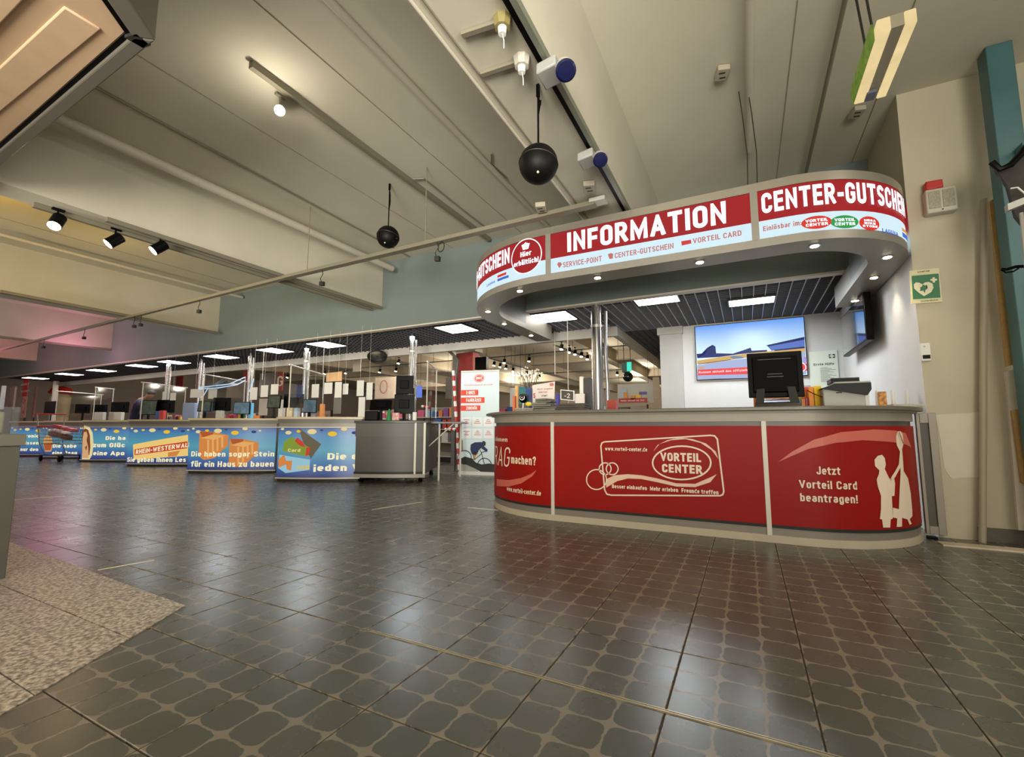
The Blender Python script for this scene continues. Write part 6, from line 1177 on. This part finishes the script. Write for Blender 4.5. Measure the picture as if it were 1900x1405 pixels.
part('hem', MB().tube([at(u, v, y=4.62) for u, v in ((1840, 301), (1855, 314), (1875, 306), (1895, 285), (1912, 262))], .022, 8), blk, cw)
part('cable', MB().tube([at(u, v, y=4.6) for u, v in ((1875, 350), (1888, 348), (1905, 362))], .006, 6), white, cw); part('clamp', MB().obox(at(1882, 381, y=4.6), (.09, 0, .03), (0, .05, 0), (0, 0, .05)), lgrey, cw)
single('coat_hook', MB().tube([at(u, v, y=4.7) for u, v in ((1910, 494), (1885, 495), (1868, 500), (1857, 500))], .012, 6).tube([at(u, v, y=4.7) for u, v in ((1857, 500), (1866, 506), (1880, 504), (1890, 498))], .006, 6), blk, 'black hooked arm at the right edge', 'hook')
single('stand_tubes', MB().tube([at(1895, 395, y=4.62), at(1910, 560, y=4.62)], .012, 8), alu, 'thin steel tube under the draped cover', 'tube')
# ================================================================== UNDER THE CEILING
def longrun(name, label, cat, p, q, r=None, w=None, h=None, m=wpipe):
    p, q = Vector(p), Vector(q)
    if r: return single(name, MB().cyl(p, q, r, n=12), m, label, cat)
    return single(name, MB().obox((p+q)/2, q-p, (q-p).normalized().cross(Zv)*w, Zv*h), m, label, cat, smooth=False)
longrun('ceiling_pipe', 'thick white pipe along the ceiling beside the second beam', 'pipe', (-5.78, 1.4, 3.92), (-5.78, 6.35, 3.92), r=.055)
longrun('ceiling_pipe', 'white pipe along the ceiling left of the pale beam', 'pipe', (-2.60, -1.5, 4.12), (-2.65, 6.55, 4.12), r=.035)
longrun('ceiling_conduit', 'thin conduit line left of the black track', 'conduit', (-5.38, 1.5, 4.185), (-5.55, 6.55, 4.185), r=.012, m=track)
longrun('ceiling_pipe', 'pale pipe running straight over the canopy', 'pipe', (.165, -.5, 4.12), (.175, 5.6, 4.12), r=.035); longrun('ceiling_conduit', 'grey conduit running to the canopy from upper right', 'conduit', (.80, -.5, 4.15), (.82, 6.5, 4.15), r=.018, m=track)
lt = thing('light_track', 'grey ceiling track carrying one bright spot', 'track', (-3.77, 4.3, 4.15)); part('rail', MB().box(-3.80, -3.745, 2.26, 6.5, 4.13, 4.195), track, lt)
spot(at(519, 205, z=3.98), 'bright lit ceiling spot on the single grey track', aim=tuple(CAM-at(519, 205, z=3.98)), r=.05, L_=.14, group=None, top=4.13, body=track); lamp('POINT', tuple(at(519, 205, z=3.98)+Vector((.06, -.14, -.2))), 6, WARM, .05)
for pts, lb in (([(766, 332), (786, 331), (871, 399), (905, 425)], 'bent thin conduit left of the big black ball'), ([(912, 285), (912, 305), (940, 330)], 'short bent conduit beside the white pipe')): single('bent_conduit', MB().tube([at(*p, z=4.17) for p in pts], .010, 6), track, lb, 'conduit')
for a, b, z, lb, w in (((61, 380), (690, 574), 3.25, 'track under the left edge of the second beam', .05), ((197, 407), (706, 571), 3.25, 'grey tray under the second beam', .06), ((0, 541), (403, 618), 3.24, 'dark tray under the third beam', .09), ((0, 626), (213, 650), 3.28, 'thin dark tray under the fourth beam', .07)):
    p, q = at(*a, z=z), at(*b, z=z); longrun('light_track', 'beige grey '+lb, 'track', p, q, w=w, h=.05, m=track)
longrun('ceiling_pipe', 'yellowish lit pipe in the bay beyond the second beam', 'pipe', at(0, 435, z=4.05), at(450, 552, z=4.05), r=.03)
# crossing lighting rail
rl = thing('crossing_rail', 'long beige rail crossing below all beams', 'rail', (-6, 4.5, 3.2)); ra, rb, rc_ = at(1105, 378, z=3.2), at(530, 515, z=3.2), at(-60, 665, z=3.2)
part('channel', MB().obox((ra+rb)/2, rb-ra, (rb-ra).normalized().cross(Zv)*.09, Zv*.045), track, rl); part('channel', MB().obox((rc_+rb)/2, rb-rc_, (rb-rc_).normalized().cross(Zv)*.07, Zv*.045), track, rl)
for k in (.05, .45, .9): c = ra.lerp(rb, k); part('hanger', MB().cyl(c, (c.x, c.y, 4.2 if k > .1 else 3.25), .006, n=6), track, rl)
part('end_bracket', MB().obox(ra+Vector((.03, 0, .02)), (.16, 0, 0), (0, .12, 0), (0, 0, .04)), lgrey, rl)
for i, (u, v, w) in enumerate(((597, 515, 'below the rail before the second beam'), (810, 462, 'right of the small black ball'), (370, 560, 'below the rail, middle'), (250, 590, 'right of the pair by the third beam'), (262, 588, 'left of the pair by the third beam'), (157, 612, 'in the pink light'), (82, 632, 'furthest left in the pink light'))):
    v = 378+.2383*(1105-u) if u > 530 else 515+.2542*(530-u)
    p = at(u, v, z=3.19); t = thing('hanging_clamp', 'small dangling cable clamp '+w, 'clamp', (p.x, p.y, 3.0), group='dangling clamps on the crossing rail'); lo = at(u+(14 if i == 1 else 2), v+(32 if i < 2 else 22), z=3.0); lo = Vector((p.x+.02, p.y, p.z-.22))
    part('wire', MB().tube([p, p+Vector((.03, 0, -.08)), p+Vector((-.02, 0, -.14)), lo], .006, 6), dgrey, t); part('clip', MB().obox(lo, (.05, .02, 0), (0, .04, 0), (0, 0, .06)), dgrey, t)
    if i == 1: part('coil', MB().ring(p+Vector((.07, 0, -.08)), (0.3, 1, 0), .06, .006), dgrey, t)
# three black spots lower left
for (u, v, on_, lb, tz) in ((106, 411, 1, 'bright leftmost black spot in the yellow bay', 3.25), (213, 446, 1, 'black spot in the middle of the yellow bay', 3.25), (296, 459, 1, 'largest black spot on the grey tray', 3.25)):
    p = at(u, v, z=3.12); spot(p, lb, aim=tuple(-_r*(.25 if u < 110 else .8)-Zv*.45+(CAM-p).normalized()*.62), r=.06, L_=.17, group=None, top=tz, body=blk)
lamp('SPOT', tuple(at(213, 446, z=3.08)+Vector((0, -.1, -.1))), 30, WARM2, .04, aim=(-7.4, 0.3, 1.0), spot=80)
# big track beside the pale beam, with the two blue spots
dt = thing('light_track', 'black and grey double track on the edge of the pale beam', 'track', (-1.0, 2.5, 3.22)); part('rail', MB().box(-1.05, -1.015, -2, 4.75, 3.215, 3.25), blk, dt); part('side_profile', MB().box(-1.01, -.975, -2, 4.75, 3.20, 3.25), mat('track green grey', '7f8273', .4, .3), dt)
BLU = mat('blue lens', '070c34', 0.3)
for (u, v, r_, lb) in ((1050, 131, .062, 'spot with deep blue lens high in the middle'), (1114, 297, .058, 'smaller spot with blue lens above the INFORMATION sign')):
    p = at(u, v, z=3.08); q_ = p+Vector((-.02, .10, .03)); t = thing('blue_spotlight', lb, 'spotlight', tuple(p)); d = (CAM-p).normalized()+Vector((.1, 0, -.25)); d.normalize()
    part('head', MB().lathe([(r_*.9, -.12), (r_*.95, 0)], p, 20, ax=d), lgrey, t); part('lens', MB().lathe([(.001, .012), (r_*.8, .010), (r_, 0), (r_, -.004)], p, 24, ax=d), BLU, t)
    part('gear_box', MB().obox(p+Vector((-.12, .05, .07)), (.13, 0, .02), (0, .16, 0), (0, 0, .07)), mat('gear grey', '8f8f8a', .5), t, bevel=.01); part('stem', MB().cyl(p-d*.05, (-1.03, p.y+.06, 3.2), .014), lgrey, t)
# old fittings under the pale beam
for (u, v, lb, c_) in ((932, 43, 'old olive lamp socket with bare wires under the pale beam', '7d7244'), (968, 116, 'pale broken socket block above the big black ball', 'b5afa2')):
    p = at(u, v, z=3.22); t = thing('lamp_socket', lb, 'socket', tuple(p)); part('rose', MB().lathe([(.045, -.03), (.055, .03)], p, 8), mat('socket '+c_, c_, .6), t); part('socket', MB().lathe([(.022, -.07), (.026, -.03)], p, 16), white, t)
    part('wires', MB().tube([p+Vector((0, 0, -.06)), p+Vector((.01, 0, -.11)), p+Vector((.006, .01, -.15))], .003, 5), white, t); e = at(u-75, v+25, z=3.225); part('arm', MB().obox((p+e)/2+Vector((0, 0, .01)), e-p, (e-p).normalized().cross(Zv)*.03, Zv*.02), track, t)
for u, v, z, lb in ((1093, 347, 3.22, 'small loose outlet plate under the pale beam'), (1340, 135, 4.17, 'pale outlet box on the ceiling left of the pipe'), (1590, 208, 4.17, 'pale conduit box with dark marks near the lit sign'), (1004, 385, 3.22, 'pale junction plate beside the rail end')):
    p = at(u, v, z=z); t = thing('junction_box', lb, 'junction box', tuple(p)); part('plate', MB().obox(p, (.10, .03, 0), (-.04, .14, 0), (0, 0, .05)), mat('junction', 'a29a87', .6), t, bevel=.006); part('slot', MB().obox(p+Vector((0, .03, -.027)), (.05, .01, 0), (0, .012, 0), (0, 0, .004)).obox(p+Vector((0, -.03, -.027)), (.05, .01, 0), (0, .012, 0), (0, 0, .004)), dgrey, t, kind='stuff')
longrun('ceiling_edge_rail', 'thin pale rail along the left edge of the pale beam', 'rail', (-1.50, -1, 3.235), (-1.50, 4.9, 3.235), r=.012, m=wpipe); longrun('ceiling_edge_rail', 'second thin pale rail just right of the edge rail', 'rail', (-1.44, -1, 3.24), (-1.44, 4.9, 3.24), r=.006, m=track)
# ball loudspeakers
def ball(u, v, rpx, y, hu, hv, hz, lb, nub=False):
    c = at(u, v, y=y); r_ = rpx*(c-CAM).dot(_f)/FPX; t = thing('ball_loudspeaker', lb, 'loudspeaker', tuple(c-Zv*r_))
    part('shell', MB().sph(c, r_, 18), mat('ball black', '0a0a09', .5, spec=.15), t); part('seam', MB().ring(c, (0, .25, 1), r_*1.0, r_*.03, 32), mat('ball seam', '1c1b17', .5), t); part('badge', MB().sph(c+Vector((.03, -r_*.6, -r_*.80)), r_*.07, 6), lgrey, t)
    top = Vector((c.x, c.y, hz)); part('cable', MB().tube([c+Zv*r_, c+Zv*(r_+(hz-c.z)*.35), top-Zv*.02], .007, 8).tube([c+Zv*(r_+.22), c+Vector((.018, 0, r_+.32)), c+Vector((.015, 0, hz-c.z-.16)), c+Vector((0, 0, hz-c.z-.08))], .006, 6), blk, t); part('hook', MB().obox(top-Zv*.05, (.02, 0, 0), (0, .02, 0), (0, 0, .09)), blk, t)
    if nub: part('cable_gland', MB().sph(c+Vector((r_*1.05, 0, -r_*.35)), r_*.22, 6), blk, t)
ball(999, 305, 36, 2.60, 998, 128, 3.25, 'large black ball loudspeaker hanging above the canopy end'); ball(720, 440, 20.5, 4.40, 722, 347, 4.2, 'small black ball loudspeaker hanging further left', True)
# lit emergency luminaire, upper right
el_ = thing('emergency_light', 'hanging lit box with two glowing strips and a green sign face, upper right', 'light', (.97, 3.85, 3.5)); GW = mat('warm diffuser', 'ecd39a', emit=0.95, noise=.12, scale=4)
xa, xb = .88, 1.08; yn, yf = 3.48, 4.22; zb_, zt_ = 3.5, 3.60
part('core', MB().box(xa+.07, xb-.06, yn+.01, yf-.01, zb_+.012, zt_), mat('luminaire grey', '8c8672', .5), el_); part('diffuser', MB().box(xa, xa+.07, yn, yf, zb_, zt_-.005), GW, el_, bevel=.006); part('diffuser', MB().box(xb-.06, xb, yn, yf, zb_, zt_-.005), GW, el_, bevel=.006)
part('sign_face', MB().box(xa-.02, xa-.004, yn+.06, yf-.02, zb_, zt_+.02), mat('sign face green', '7f9a3a', emit=.5, noise=.3, scale=25), el_); part('end_clip', MB().box(xa+.06, xa+.12, yf-.12, yf-.02, zb_-.012, zb_+.012), mat('clip blue grey', '5a6070', .5), el_)
for y in (yn+.2, yf-.35): part('suspension', MB().cyl((xa+.03, y, zt_), (xa-.02, y-.02, 4.2), .008, n=6), dgrey, el_)
